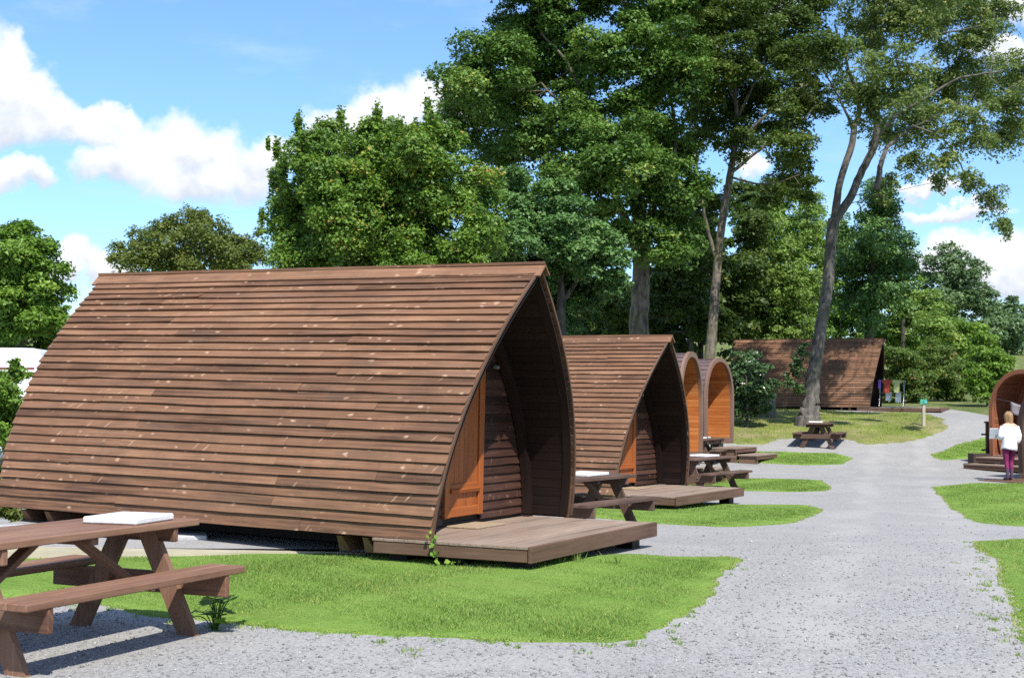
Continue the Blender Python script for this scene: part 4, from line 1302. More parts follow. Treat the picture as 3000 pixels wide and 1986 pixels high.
# ------------------------------------------------------------------ trees
TREES = {
    'T1': {'lobes': [(0.58, 46.21, 13.94, 1.48), (2.57, 46.27, 15.27, 1.97), (4.84, 44.83, 15.13, 1.77), (-0.64, 43.02, 11.22, 1.38), (1.48, 47.33, 12.34, 1.73), (3.41, 44.1, 12.17, 1.61), (4.97, 43.5, 11.9, 1.26), (-1.11, 46.79, 10.61, 1.07), (0.59, 45.07, 9.73, 1.51), (2.56, 43.4, 9.58, 1.59), (4.43, 46.25, 10.11, 1.41), (1.87, 42.5, 7.84, 1.16), (3.35, 41.5, 7.95, 1.26), (4.73, 42.5, 7.85, 1.04), (4.46, 43.0, 6.34, 1.11), (3.08, 43.0, 6.86, 0.81), (3.01, 46.46, 16.92, 2.26), (0.84, 45.27, 15.81, 1.79), (5.17, 46.61, 17.27, 2.13), (-1.37, 45.55, 11.21, 0.83)], 'trunk': [(4.027, 45.0, 2.842, 0.361), (4.065, 45.0, 4.353, 0.291), (4.103, 45.0, 5.454, 0.268), (4.073, 45.0, 6.557, 0.256), (3.988, 45.0, 7.8, 0.221), (3.902, 45.0, 9.046, 0.198), (4.036, 45.0, 10.435, 0.163), (4.309, 45.0, 12.247, 0.128), (4.443, 45.0, 14.064, 0.093)], 'limbs': [[(4.088, 45.0, 6.005, 0.175), (3.492, 45.0, 7.659, 0.128), (2.937, 45.0, 9.04, 0.093), (2.104, 45.0, 10.423, 0.058), (0.993, 45.0, 11.808, 0.035)], [(4.073, 45.0, 6.833, 0.151), (4.731, 45.0, 8.22, 0.105), (5.28, 45.0, 9.748, 0.07), (5.139, 45.0, 11.277, 0.047)], [(3.959, 45.0, 8.215, 0.128), (2.934, 45.0, 9.873, 0.093), (1.82, 45.0, 12.232, 0.058), (0.846, 45.0, 13.482, 0.035)], [(4.01, 45.0, 10.157, 0.116), (5.138, 45.0, 12.252, 0.082), (5.689, 45.0, 14.072, 0.052)], [(4.089, 45.0, 5.729, 0.105), (5.146, 45.0, 6.563, 0.064), (5.695, 45.0, 7.396, 0.035)]]},
    'T2': {'lobes': [(7.08, 45.96, 13.77, 1.54), (8.97, 47.71, 14.54, 1.6), (6.41, 46.18, 11.97, 0.98), (7.39, 47.94, 11.62, 1.31), (8.91, 48.18, 12.13, 1.54), (9.0, 43.3, 12.01, 0.86), (10.28, 49.1, 11.73, 0.82), (6.66, 50.77, 11.11, 0.7), (7.54, 47.07, 10.14, 0.72), (8.41, 44.05, 9.73, 0.87), (10.0, 49.98, 9.44, 0.84), (8.86, 47.96, 8.6, 0.55), (9.49, 46.03, 8.26, 0.49), (7.5, 48.66, 16.31, 1.78), (9.77, 50.29, 17.13, 1.84), (6.01, 47.52, 14.18, 1.09), (5.48, 43.34, 7.98, 0.53), (7.23, 44.27, 12.23, 0.81)], 'trunk': [(6.54, 47.0, 2.625, 0.195), (6.64, 47.0, 3.915, 0.169), (6.754, 47.0, 5.352, 0.146), (6.869, 47.0, 6.793, 0.133), (7.041, 47.0, 7.949, 0.124), (7.243, 47.0, 9.107, 0.115), (7.387, 47.0, 10.122, 0.098), (7.445, 47.0, 11.138, 0.075), (7.359, 47.0, 12.301, 0.062), (7.244, 47.0, 13.758, 0.049), (7.172, 47.0, 15.511, 0.035)], 'limbs': [[(6.84, 47.0, 5.929, 0.089), (6.524, 47.0, 7.079, 0.058), (6.264, 47.0, 8.522, 0.049), (6.163, 47.0, 9.969, 0.035)], [(7.358, 47.0, 9.977, 0.071), (7.964, 47.0, 10.706, 0.053), (8.974, 47.0, 11.584, 0.04), (9.841, 47.0, 12.171, 0.022)], [(7.416, 47.0, 10.848, 0.062), (8.109, 47.0, 12.306, 0.044), (8.689, 47.0, 13.767, 0.035), (8.981, 47.0, 15.522, 0.022)], [(7.243, 47.0, 9.107, 0.062), (8.251, 47.0, 9.837, 0.044), (9.26, 47.0, 10.278, 0.031), (9.983, 47.0, 11.154, 0.018)], [(7.445, 47.0, 11.284, 0.049), (6.81, 47.0, 12.589, 0.04), (6.087, 47.0, 14.043, 0.027)], [(7.243, 47.0, 8.962, 0.04), (8.25, 47.0, 8.679, 0.027), (9.401, 47.0, 8.903, 0.018)], [(5.224, 47.0, 11.561, 0.04), (5.944, 47.0, 13.021, 0.058), (6.665, 47.0, 14.484, 0.04), (7.244, 47.0, 15.804, 0.027)]]},
    'T3': {'lobes': [(10.48, 45.99, 12.95, 0.75), (11.96, 48.53, 14.48, 1.03), (12.84, 46.31, 14.05, 1.26), (15.05, 48.86, 15.04, 1.33), (16.21, 49.21, 14.23, 1.04), (11.54, 42.15, 11.36, 1.15), (15.55, 50.54, 13.0, 1.47), (18.08, 52.95, 13.55, 1.12), (16.98, 47.6, 11.47, 0.89), (10.91, 43.23, 11.07, 0.71), (11.96, 51.82, 12.94, 0.71), (14.13, 48.89, 11.26, 1.08), (14.88, 46.09, 10.57, 1.02), (17.33, 49.91, 11.01, 0.77), (13.98, 52.27, 11.44, 0.75), (13.79, 48.25, 9.64, 0.59), (12.97, 42.21, 8.77, 0.43), (13.98, 43.55, 8.33, 0.45), (17.04, 50.69, 8.74, 0.59), (14.72, 42.44, 6.99, 0.35), (11.0, 51.37, 14.11, 0.79), (12.42, 46.33, 15.35, 1.42), (13.18, 42.36, 14.44, 1.3), (10.88, 43.11, 10.24, 0.5), (17.51, 51.23, 15.87, 1.05), (17.56, 48.37, 12.97, 0.82), (18.86, 51.58, 11.49, 0.7), (10.83, 49.48, 16.27, 1.01), (17.94, 51.29, 7.57, 0.21), (11.95, 44.7, 8.5, 0.3), (12.83, 42.61, 8.18, 0.32), (12.61, 48.27, 8.45, 0.26)], 'trunk': [(9.889, 47.5, 0.706, 0.444), (9.933, 47.5, 1.139, 0.343), (10.006, 47.5, 1.645, 0.268), (10.095, 47.5, 2.513, 0.222), (10.287, 47.5, 3.672, 0.204), (10.478, 47.5, 4.834, 0.194), (10.627, 47.5, 5.997, 0.194), (10.688, 47.5, 6.871, 0.185), (10.806, 47.5, 7.674, 0.185)], 'limbs': [[(10.806, 47.5, 7.601, 0.157), (10.955, 47.5, 8.624, 0.12), (11.176, 47.5, 9.649, 0.116), (11.428, 47.5, 10.677, 0.106), (11.62, 47.5, 11.559, 0.074), (11.261, 47.5, 12.88, 0.046), (10.827, 47.5, 14.204, 0.032)], [(10.806, 47.5, 7.601, 0.157), (11.215, 47.5, 8.26, 0.139), (11.611, 47.5, 9.067, 0.125), (12.007, 47.5, 9.947, 0.12), (12.157, 47.5, 10.828, 0.102), (12.104, 47.5, 12.149, 0.093), (12.022, 47.5, 13.474, 0.093), (12.218, 47.5, 14.803, 0.102), (12.369, 47.5, 15.987, 0.083)], [(12.234, 47.5, 8.632, 0.111), (12.442, 47.5, 9.438, 0.093), (12.707, 47.5, 10.245, 0.065), (13.439, 47.5, 10.836, 0.042), (14.315, 47.5, 11.281, 0.032), (15.34, 47.5, 11.875, 0.023)], [(12.008, 47.5, 10.094, 0.074), (12.711, 47.5, 10.978, 0.06), (13.735, 47.5, 11.719, 0.051), (14.759, 47.5, 12.313, 0.037), (16.073, 47.5, 12.468, 0.023)], [(12.091, 47.5, 12.443, 0.056), (13.16, 47.5, 13.333, 0.042), (14.331, 47.5, 13.783, 0.032), (15.5, 47.5, 13.937, 0.019)], [(13.439, 47.5, 10.836, 0.037), (14.6, 47.5, 10.256, 0.028), (15.32, 47.5, 9.09, 0.023), (16.041, 47.5, 8.217, 0.019), (16.543, 47.5, 7.49, 0.009)], [(12.216, 47.5, 14.507, 0.056), (11.708, 47.5, 15.243, 0.037), (11.272, 47.5, 15.98, 0.023)], [(15.34, 47.5, 11.875, 0.023), (16.211, 47.5, 11.44, 0.019), (17.087, 47.5, 11.592, 0.014)], [(16.073, 47.5, 12.468, 0.019), (16.797, 47.5, 11.737, 0.014), (17.371, 47.5, 10.713, 0.009)], [(11.428, 47.5, 10.677, 0.056), (10.965, 47.5, 11.701, 0.037), (10.239, 47.5, 12.874, 0.023)]]},
    'T4': {'lobes': [(12.75, 64.74, 8.77, 1.3), (11.99, 63.88, 7.11, 1.28), (13.5, 65.04, 7.22, 1.43), (12.87, 64.39, 5.58, 1.41), (11.85, 65.29, 5.23, 1.19), (13.85, 64.79, 9.38, 0.85), (13.48, 64.42, 10.42, 0.66), (12.11, 64.57, 4.21, 1.18), (13.32, 63.77, 4.38, 1.05)], 'trunk': [(13.142, 65.0, 2.844, 0.119), (13.187, 65.0, 5.223, 0.089), (13.231, 65.0, 7.211, 0.069), (13.434, 65.0, 9.205, 0.049), (13.557, 65.0, 10.603, 0.03)], 'limbs': [[(13.208, 65.0, 6.018, 0.059), (12.794, 65.0, 7.208, 0.04), (12.598, 65.0, 8.601, 0.03)], [(13.23, 65.0, 6.813, 0.059), (13.789, 65.0, 8.011, 0.04), (13.99, 65.0, 9.208, 0.03)]]},
    'T5': {'lobes': [(14.83, 57.47, 9.4, 0.95), (14.78, 56.58, 9.98, 0.58), (14.36, 56.66, 8.25, 1.28), (15.71, 59.47, 8.21, 0.98), (14.88, 59.09, 7.26, 1.55), (15.17, 58.15, 6.64, 1.32), (14.5, 59.4, 6.02, 1.22), (16.16, 59.47, 7.49, 0.78), (14.52, 57.68, 5.27, 0.89), (15.34, 57.46, 5.7, 0.84), (16.26, 58.54, 6.86, 0.53)], 'trunk': [(14.586, 58.0, 2.375, 0.23), (14.632, 58.0, 4.851, 0.177), (14.783, 58.0, 6.98, 0.115), (15.06, 58.0, 9.473, 0.053)], 'limbs': []},
    'T6': {'lobes': [(-3.97, 27.47, 6.11, 0.67), (-2.92, 27.86, 6.26, 0.81), (-1.77, 27.18, 6.16, 0.79), (-0.88, 28.19, 5.81, 0.67), (-4.47, 28.57, 5.32, 0.65), (-3.39, 28.74, 5.17, 0.92), (-2.04, 27.65, 5.04, 0.97), (-0.92, 27.22, 4.58, 0.7), (-4.12, 27.8, 4.28, 0.72), (-2.54, 28.18, 4.16, 0.86), (-1.22, 27.5, 3.93, 0.71), (-0.48, 28.29, 5.05, 0.39), (-4.82, 28.8, 5.97, 0.26), (-4.46, 27.78, 4.62, 0.42), (-1.43, 27.96, 6.72, 0.43), (-2.51, 28.53, 6.91, 0.35), (-3.7, 28.22, 6.75, 0.34), (-3.72, 28.49, 5.75, 0.69), (-2.63, 28.01, 5.69, 0.77), (-3.92, 28.77, 4.73, 0.7), (-1.56, 27.31, 5.51, 0.67), (-3.15, 28.2, 4.33, 0.77), (-1.87, 27.19, 4.24, 0.75), (-3.57, 26.7, 5.57, 0.57), (-3.23, 26.7, 4.75, 0.65), (-2.84, 26.8, 5.51, 0.49)], 'trunk': [(-2.588, 28.0, 1.746, 0.085), (-2.559, 28.0, 3.111, 0.068), (-2.528, 28.0, 4.31, 0.051)], 'limbs': [[(-2.537, 28.0, 3.453, 0.021), (-3.302, 28.0, 4.649, 0.013), (-3.915, 28.0, 5.85, 0.009)], [(-2.532, 28.0, 3.882, 0.021), (-1.937, 28.0, 5.173, 0.013), (-1.691, 28.0, 6.467, 0.009)], [(-2.535, 28.0, 4.139, 0.021), (-2.795, 28.0, 5.34, 0.013), (-2.893, 28.0, 6.546, 0.009)], [(-2.535, 28.0, 3.282, 0.021), (-1.502, 28.0, 4.317, 0.013), (-0.911, 28.0, 5.351, 0.009)]], 'spikes': [(-4.2, 27.5, 6.86, 0.13), (-4.13, 27.68, 6.48, 0.2), (-3.48, 28.36, 7.13, 0.14), (-3.38, 28.1, 6.65, 0.21), (-2.66, 27.51, 6.99, 0.17), (-2.73, 27.92, 6.66, 0.24), (-1.7, 27.97, 7.28, 0.13), (-1.61, 27.59, 6.86, 0.2), (-4.74, 28.28, 6.54, 0.12), (-4.49, 27.54, 6.03, 0.17), (-4.84, 27.87, 6.55, 0.06), (-3.8, 28.02, 6.63, 0.12), (-2.25, 27.92, 6.88, 0.12), (-1.49, 28.1, 6.92, 0.14), (-5.02, 28.29, 5.19, 0.1), (-1.99, 28.55, 7.0, 0.1)]},
    'T7': {'lobes': [(0.48, 35.97, 6.54, 0.93), (1.56, 35.4, 5.49, 0.92), (0.66, 36.53, 5.05, 1.11), (2.21, 36.32, 5.15, 0.77), (1.58, 37.04, 4.19, 0.85), (-0.06, 34.89, 5.42, 0.69), (1.18, 36.8, 3.61, 0.67), (0.16, 35.99, 4.22, 0.77), (2.57, 35.85, 4.45, 0.38), (-0.29, 35.96, 6.98, 0.44)], 'trunk': [(1.274, 36.0, 1.815, 0.143), (1.266, 36.0, 3.35, 0.121), (1.205, 36.0, 4.671, 0.088), (1.034, 36.0, 5.994, 0.049)], 'limbs': [[(1.241, 36.0, 4.01, 0.066), (1.919, 36.0, 4.895, 0.044), (2.358, 36.0, 5.119, 0.022)], [(1.228, 36.0, 4.45, 0.055), (0.376, 36.0, 5.548, 0.038), (0.151, 36.0, 6.431, 0.022)]]},
    'T8': {'lobes': [(-14.52, 55.55, 7.34, 0.88), (-12.85, 54.9, 7.79, 0.97), (-11.74, 56.02, 7.58, 0.94), (-10.33, 54.52, 6.84, 0.75), (-14.96, 54.68, 6.75, 0.6), (-9.65, 53.97, 6.88, 0.49), (-13.58, 54.79, 8.03, 0.5), (-12.28, 55.68, 8.4, 0.58), (-10.4, 54.37, 7.5, 0.41), (-9.76, 54.51, 7.85, 0.23), (-15.28, 54.06, 6.77, 0.23), (-12.85, 54.95, 6.7, 1.0), (-11.45, 56.35, 6.67, 0.86), (-13.17, 53.5, 6.89, 0.9), (-11.86, 53.5, 7.06, 0.98), (-10.55, 53.5, 6.74, 0.73), (-14.06, 53.8, 6.59, 0.74)], 'trunk': [(-12.484, 55.0, 4.186, 0.151), (-12.426, 55.0, 5.867, 0.117), (-12.528, 55.0, 7.045, 0.075)], 'limbs': [[(-12.443, 55.0, 5.867, 0.075), (-13.533, 55.0, 6.87, 0.05), (-14.55, 55.0, 7.37, 0.025)], [(-12.445, 55.0, 6.035, 0.075), (-11.52, 55.0, 7.051, 0.05), (-10.517, 55.0, 7.395, 0.025)], [(-12.487, 55.0, 6.54, 0.067), (-12.707, 55.0, 7.719, 0.042)]]},
    'T9': {'lobes': [(-14.11, 40.87, 5.49, 0.77), (-14.54, 41.27, 4.39, 1.19), (-13.75, 41.72, 4.43, 0.66), (-15.14, 43.41, 6.4, 0.53), (-13.55, 40.99, 3.69, 0.6), (-15.29, 43.07, 3.33, 0.98), (-13.89, 40.99, 5.0, 0.75), (-13.36, 41.51, 4.03, 0.33), (-14.64, 42.53, 6.56, 0.23), (-15.09, 42.35, 6.15, 0.39), (-14.47, 43.36, 3.48, 0.66)], 'trunk': [(-14.554, 42.0, 1.753, 0.192), (-14.552, 42.0, 3.544, 0.141), (-14.557, 42.0, 5.085, 0.077)], 'limbs': [[(-14.557, 42.0, 3.8, 0.07), (-14.032, 42.0, 4.445, 0.038), (-13.65, 42.0, 4.576, 0.019)]]},
    'T10': {'lobes': [(-9.05, 25.46, 1.65, 0.31), (-8.99, 26.01, 1.92, 0.21), (-9.28, 26.02, 1.22, 0.33), (-8.93, 25.72, 1.22, 0.22), (-9.36, 25.56, 1.69, 0.39), (-9.38, 25.42, 1.07, 0.46), (-9.09, 25.87, 2.17, 0.09), (-9.14, 25.86, 0.91, 0.31)], 'trunk': [(-9.25, 26.0, -0.041, 0.04), (-9.251, 26.0, 0.746, 0.028), (-9.244, 26.0, 1.535, 0.016)], 'limbs': []},
    'T11': {'lobes': [(7.69, 47.57, 2.79, 0.46), (7.9, 47.67, 2.07, 0.58), (7.9, 47.1, 1.42, 0.54), (7.53, 47.95, 1.41, 0.44), (8.22, 46.47, 1.92, 0.4), (7.43, 47.29, 2.35, 0.4), (8.02, 46.13, 2.48, 0.31), (8.26, 47.11, 1.28, 0.32)], 'trunk': [(7.784, 47.0, 0.704, 0.057), (7.784, 47.0, 1.489, 0.043), (7.756, 47.0, 2.346, 0.029)], 'limbs': []},
    'U0': {'lobes': [(6.9, 60.33, 5.85, 1.48), (7.69, 60.74, 4.59, 1.28), (6.41, 60.84, 4.4, 1.07)], 'trunk': [(6.869, 60.0, 2.534, 0.146), (6.92, 60.0, 5.829, 0.082)], 'limbs': []},
    'U1': {'lobes': [(9.69, 61.64, 6.34, 1.62), (10.68, 63.05, 7.8, 1.21), (10.61, 62.62, 9.3, 0.99), (9.58, 62.19, 4.67, 1.31), (10.5, 64.33, 10.89, 0.79)], 'trunk': [(9.898, 63.0, 2.597, 0.153), (9.957, 63.0, 6.442, 0.086)], 'limbs': []},
    'U2': {'lobes': [(5.51, 61.18, 5.15, 1.18), (4.1, 62.48, 4.65, 1.31), (4.67, 60.09, 5.82, 1.05)], 'trunk': [(5.498, 61.0, 2.541, 0.149), (5.548, 61.0, 5.145, 0.084)], 'limbs': []},
    'U3': {'lobes': [(2.89, 65.27, 4.78, 1.26), (2.08, 64.58, 3.95, 1.13), (3.16, 62.72, 5.8, 0.99)], 'trunk': [(2.846, 64.0, 2.569, 0.156), (2.895, 64.0, 4.715, 0.088)], 'limbs': []},
    'U4': {'lobes': [(11.57, 65.95, 6.07, 1.15), (12.37, 67.04, 4.1, 1.17), (11.26, 66.52, 4.28, 1.05)], 'trunk': [(11.575, 66.0, 2.652, 0.161), (11.639, 66.0, 6.075, 0.09)], 'limbs': []},
    'U5': {'lobes': [(8.4, 63.33, 7.04, 1.22), (8.62, 62.07, 8.46, 0.98), (7.87, 60.7, 5.7, 0.96)], 'trunk': [(8.231, 62.0, 2.572, 0.151), (8.285, 62.0, 6.925, 0.085)], 'limbs': []},
    'V0': {'lobes': [(28.18, 90.96, 9.51, 1.97), (28.57, 93.15, 7.99, 2.45), (30.04, 92.89, 8.26, 1.56), (26.82, 90.18, 7.23, 1.74), (28.44, 91.32, 10.52, 0.96), (30.13, 91.05, 6.75, 1.28)], 'trunk': [(28.458, 92.0, 2.861, 0.196), (28.495, 92.0, 8.475, 0.112)], 'limbs': []},
    'V1': {'lobes': [(20.66, 75.23, 6.75, 1.32), (20.27, 75.94, 5.4, 1.6), (21.54, 74.73, 5.8, 1.52), (21.14, 74.88, 6.95, 0.79), (21.5, 72.31, 5.01, 1.01)], 'trunk': [(20.41, 74.0, 2.149, 0.158), (20.429, 74.0, 5.758, 0.09)], 'limbs': []},
    'V2': {'lobes': [(17.8, 65.97, 3.29, 0.97), (18.8, 66.7, 2.71, 0.98), (17.69, 66.35, 2.09, 0.81), (18.37, 66.25, 1.99, 0.84), (19.28, 66.95, 2.0, 0.7)], 'trunk': [(18.197, 66.0, 0.886, 0.08), (18.207, 66.0, 2.692, 0.05)], 'limbs': []},
    'V3': {'lobes': [(21.01, 70.68, 3.64, 1.04), (21.14, 69.01, 2.75, 1.02), (20.64, 69.46, 2.12, 0.78), (21.83, 69.23, 2.13, 0.82), (22.43, 70.43, 3.21, 0.94)], 'trunk': [(21.429, 70.0, 0.856, 0.085), (21.441, 70.0, 2.771, 0.053)], 'limbs': []},
    'V4': {'lobes': [(20.89, 62.89, 3.24, 0.79), (21.08, 62.05, 2.65, 0.78), (20.21, 61.13, 2.26, 0.64), (21.14, 61.64, 3.4, 0.56), (21.11, 62.72, 1.9, 0.48)], 'trunk': [(20.774, 62.0, 1.234, 0.076), (20.784, 62.0, 2.649, 0.047)], 'limbs': []},
    'V5': {'lobes': [(47.68, 137.13, 8.53, 2.02), (46.79, 137.64, 6.87, 1.93), (49.83, 140.89, 7.0, 1.97), (48.56, 142.76, 10.55, 1.0), (49.47, 141.62, 10.7, 1.09)], 'trunk': [(48.634, 140.0, 3.551, 0.192), (48.669, 140.0, 7.817, 0.107)], 'limbs': []},
    'V6': {'lobes': [(59.05, 162.69, 10.58, 2.39), (61.46, 165.9, 8.99, 2.9), (59.28, 165.44, 8.45, 2.09)], 'trunk': [(60.333, 165.0, 3.917, 0.226), (60.378, 165.0, 8.945, 0.126)], 'limbs': []},
    'V7': {'lobes': [(18.52, 81.49, 5.66, 1.71), (19.4, 81.06, 4.16, 1.42), (17.26, 79.15, 4.09, 1.39), (20.0, 81.44, 5.91, 1.14), (18.61, 79.73, 7.03, 1.12)], 'trunk': [(18.412, 80.0, 2.171, 0.146), (18.422, 80.0, 5.096, 0.085)], 'limbs': []},
    'V8': {'lobes': [(23.83, 82.7, 4.23, 1.45), (25.75, 83.2, 5.02, 1.46), (27.12, 82.75, 5.01, 1.3), (22.95, 83.15, 4.75, 1.16)], 'trunk': [(24.863, 82.0, 2.222, 0.125), (24.878, 82.0, 4.719, 0.075)], 'limbs': []},
    'W0': {'lobes': [(13.3, 67.52, 11.36, 0.74), (12.3, 68.9, 11.13, 1.01), (14.07, 67.29, 9.89, 0.98), (11.41, 69.86, 10.61, 0.92), (12.1, 68.96, 9.02, 1.51), (12.73, 67.83, 10.36, 1.14), (12.13, 66.83, 7.36, 1.47), (15.21, 66.01, 7.71, 1.21), (15.09, 69.14, 8.85, 1.14), (15.63, 66.93, 9.24, 0.88), (13.4, 66.06, 6.09, 1.45), (11.2, 67.38, 6.99, 1.23)], 'trunk': [(12.754, 68.0, 2.482, 0.145), (12.762, 68.0, 7.463, 0.093)], 'limbs': []},
    'W1': {'lobes': [(7.08, 57.35, 8.63, 0.88), (7.38, 58.3, 7.32, 1.07), (6.52, 55.47, 5.68, 1.11), (7.67, 56.51, 5.07, 1.03), (6.04, 55.75, 6.72, 0.81), (8.06, 55.64, 7.06, 0.73), (3.95, 55.02, 4.96, 1.01), (5.66, 58.89, 4.13, 1.08), (7.69, 55.41, 9.25, 0.73)], 'trunk': [(7.22, 57.0, 2.318, 0.122), (7.216, 57.0, 6.494, 0.078)], 'limbs': []},
    'GP': {'lobes': [(-6.25, 17.52, 0.18, 0.13), (-6.3, 18.03, 0.08, 0.1), (-6.36, 17.37, 0.2, 0.16), (-5.84, 17.16, 0.1, 0.05), (-5.55, 17.41, 0.13, 0.05), (-5.58, 17.82, 0.1, 0.05), (-5.4, 17.88, 0.09, 0.05), (-5.81, 17.64, 0.09, 0.05), (-6.3, 17.41, 0.34, 0.11), (-6.41, 18.02, 0.46, 0.09), (-6.58, 18.03, 0.57, 0.16)], 'trunk': None, 'limbs': []},
    'IV': {'lobes': [(9.56, 47.12, 2.93, 0.29), (9.41, 47.26, 2.5, 0.29), (9.24, 47.14, 2.07, 0.23), (9.59, 47.27, 1.93, 0.23), (9.16, 47.29, 2.36, 0.14), (9.66, 46.91, 3.36, 0.17)], 'trunk': None, 'limbs': []},
}

def leaves(lobes, n, size, rng, clump=.55, up=.6, fill=.35, droop=0.0, flat=.65, shape=.62):
    """leaf quads gathered in clumps spread through the lobes"""
    lob = np.asarray(lobes, float)
    wgt = lob[:, 3] ** 2
    per = np.maximum(1, (n * wgt / wgt.sum())).astype(int)
    P = []; N = []; T = []
    for (cx, cy, cz, r), k in zip(lob, per):
        cr = min(clump, r * .62)
        nc = max(7, int(round(5.0 * (r / cr) ** 2)))
        d = rng.normal(size=(nc, 3)); d /= np.linalg.norm(d, axis=1)[:, None]
        rad = np.where(rng.uniform(size=nc) < fill, rng.uniform(.15, .7, nc), rng.uniform(.72, 1.02, nc))
        cc = d * (rad * r)[:, None] * np.array([1, 1, .95]) + (cx, cy, cz)
        crs = cr * rng.uniform(.55, 1.25, nc)
        ct = rng.normal(0, .16, nc)
        pick = rng.choice(nc, k, p=crs ** 2 / (crs ** 2).sum())
        q = rng.normal(size=(k, 3)); q /= np.linalg.norm(q, axis=1)[:, None]
        q[:, 2] = np.where(rng.uniform(size=k) < .62, np.abs(q[:, 2]), q[:, 2])
        rr = rng.uniform(.25, 1.0, k) ** .55 * rng.lognormal(0, .12, k)
        off = q * rr[:, None] * crs[pick][:, None] * np.array([1, 1, flat])
        pos = cc[pick] + off
        if droop: pos[:, 2] -= droop * (rr ** 2) * crs[pick]
        out = q * .7 + d[pick] * .3
        nn = up * np.array([0, 0, 1.0]) + (1 - up) * out + rng.normal(0, .42, (k, 3))
        P.append(pos); N.append(nn)
        T.append(.48 + ct[pick] + rng.normal(0, .17, k))
    P = np.concatenate(P); N = np.concatenate(N); T = np.clip(np.concatenate(T), 0, 1)
    N /= np.linalg.norm(N, axis=1)[:, None]
    k = len(P)
    t = rng.normal(size=(k, 3)); t -= (t * N).sum(1)[:, None] * N; t /= np.linalg.norm(t, axis=1)[:, None]
    b = np.cross(N, t)
    s = size * rng.uniform(.6, 1.3, k)[:, None]
    fold = rng.uniform(.05, .22, k)[:, None]
    wd = shape * rng.uniform(.8, 1.2, k)[:, None]
    v0 = P - t * s * .5 + b * s * rng.uniform(-.2, .2, k)[:, None]
    v1 = P + t * s * .42 + b * s * wd * .62 + N * s * fold
    v2 = P + t * s * .38 - b * s * wd * .62 - N * s * fold * .5
    co = np.stack([v0, v1, v2], 1).reshape(-1, 3)
    return co, np.arange(k * 3).reshape(k, 3), T

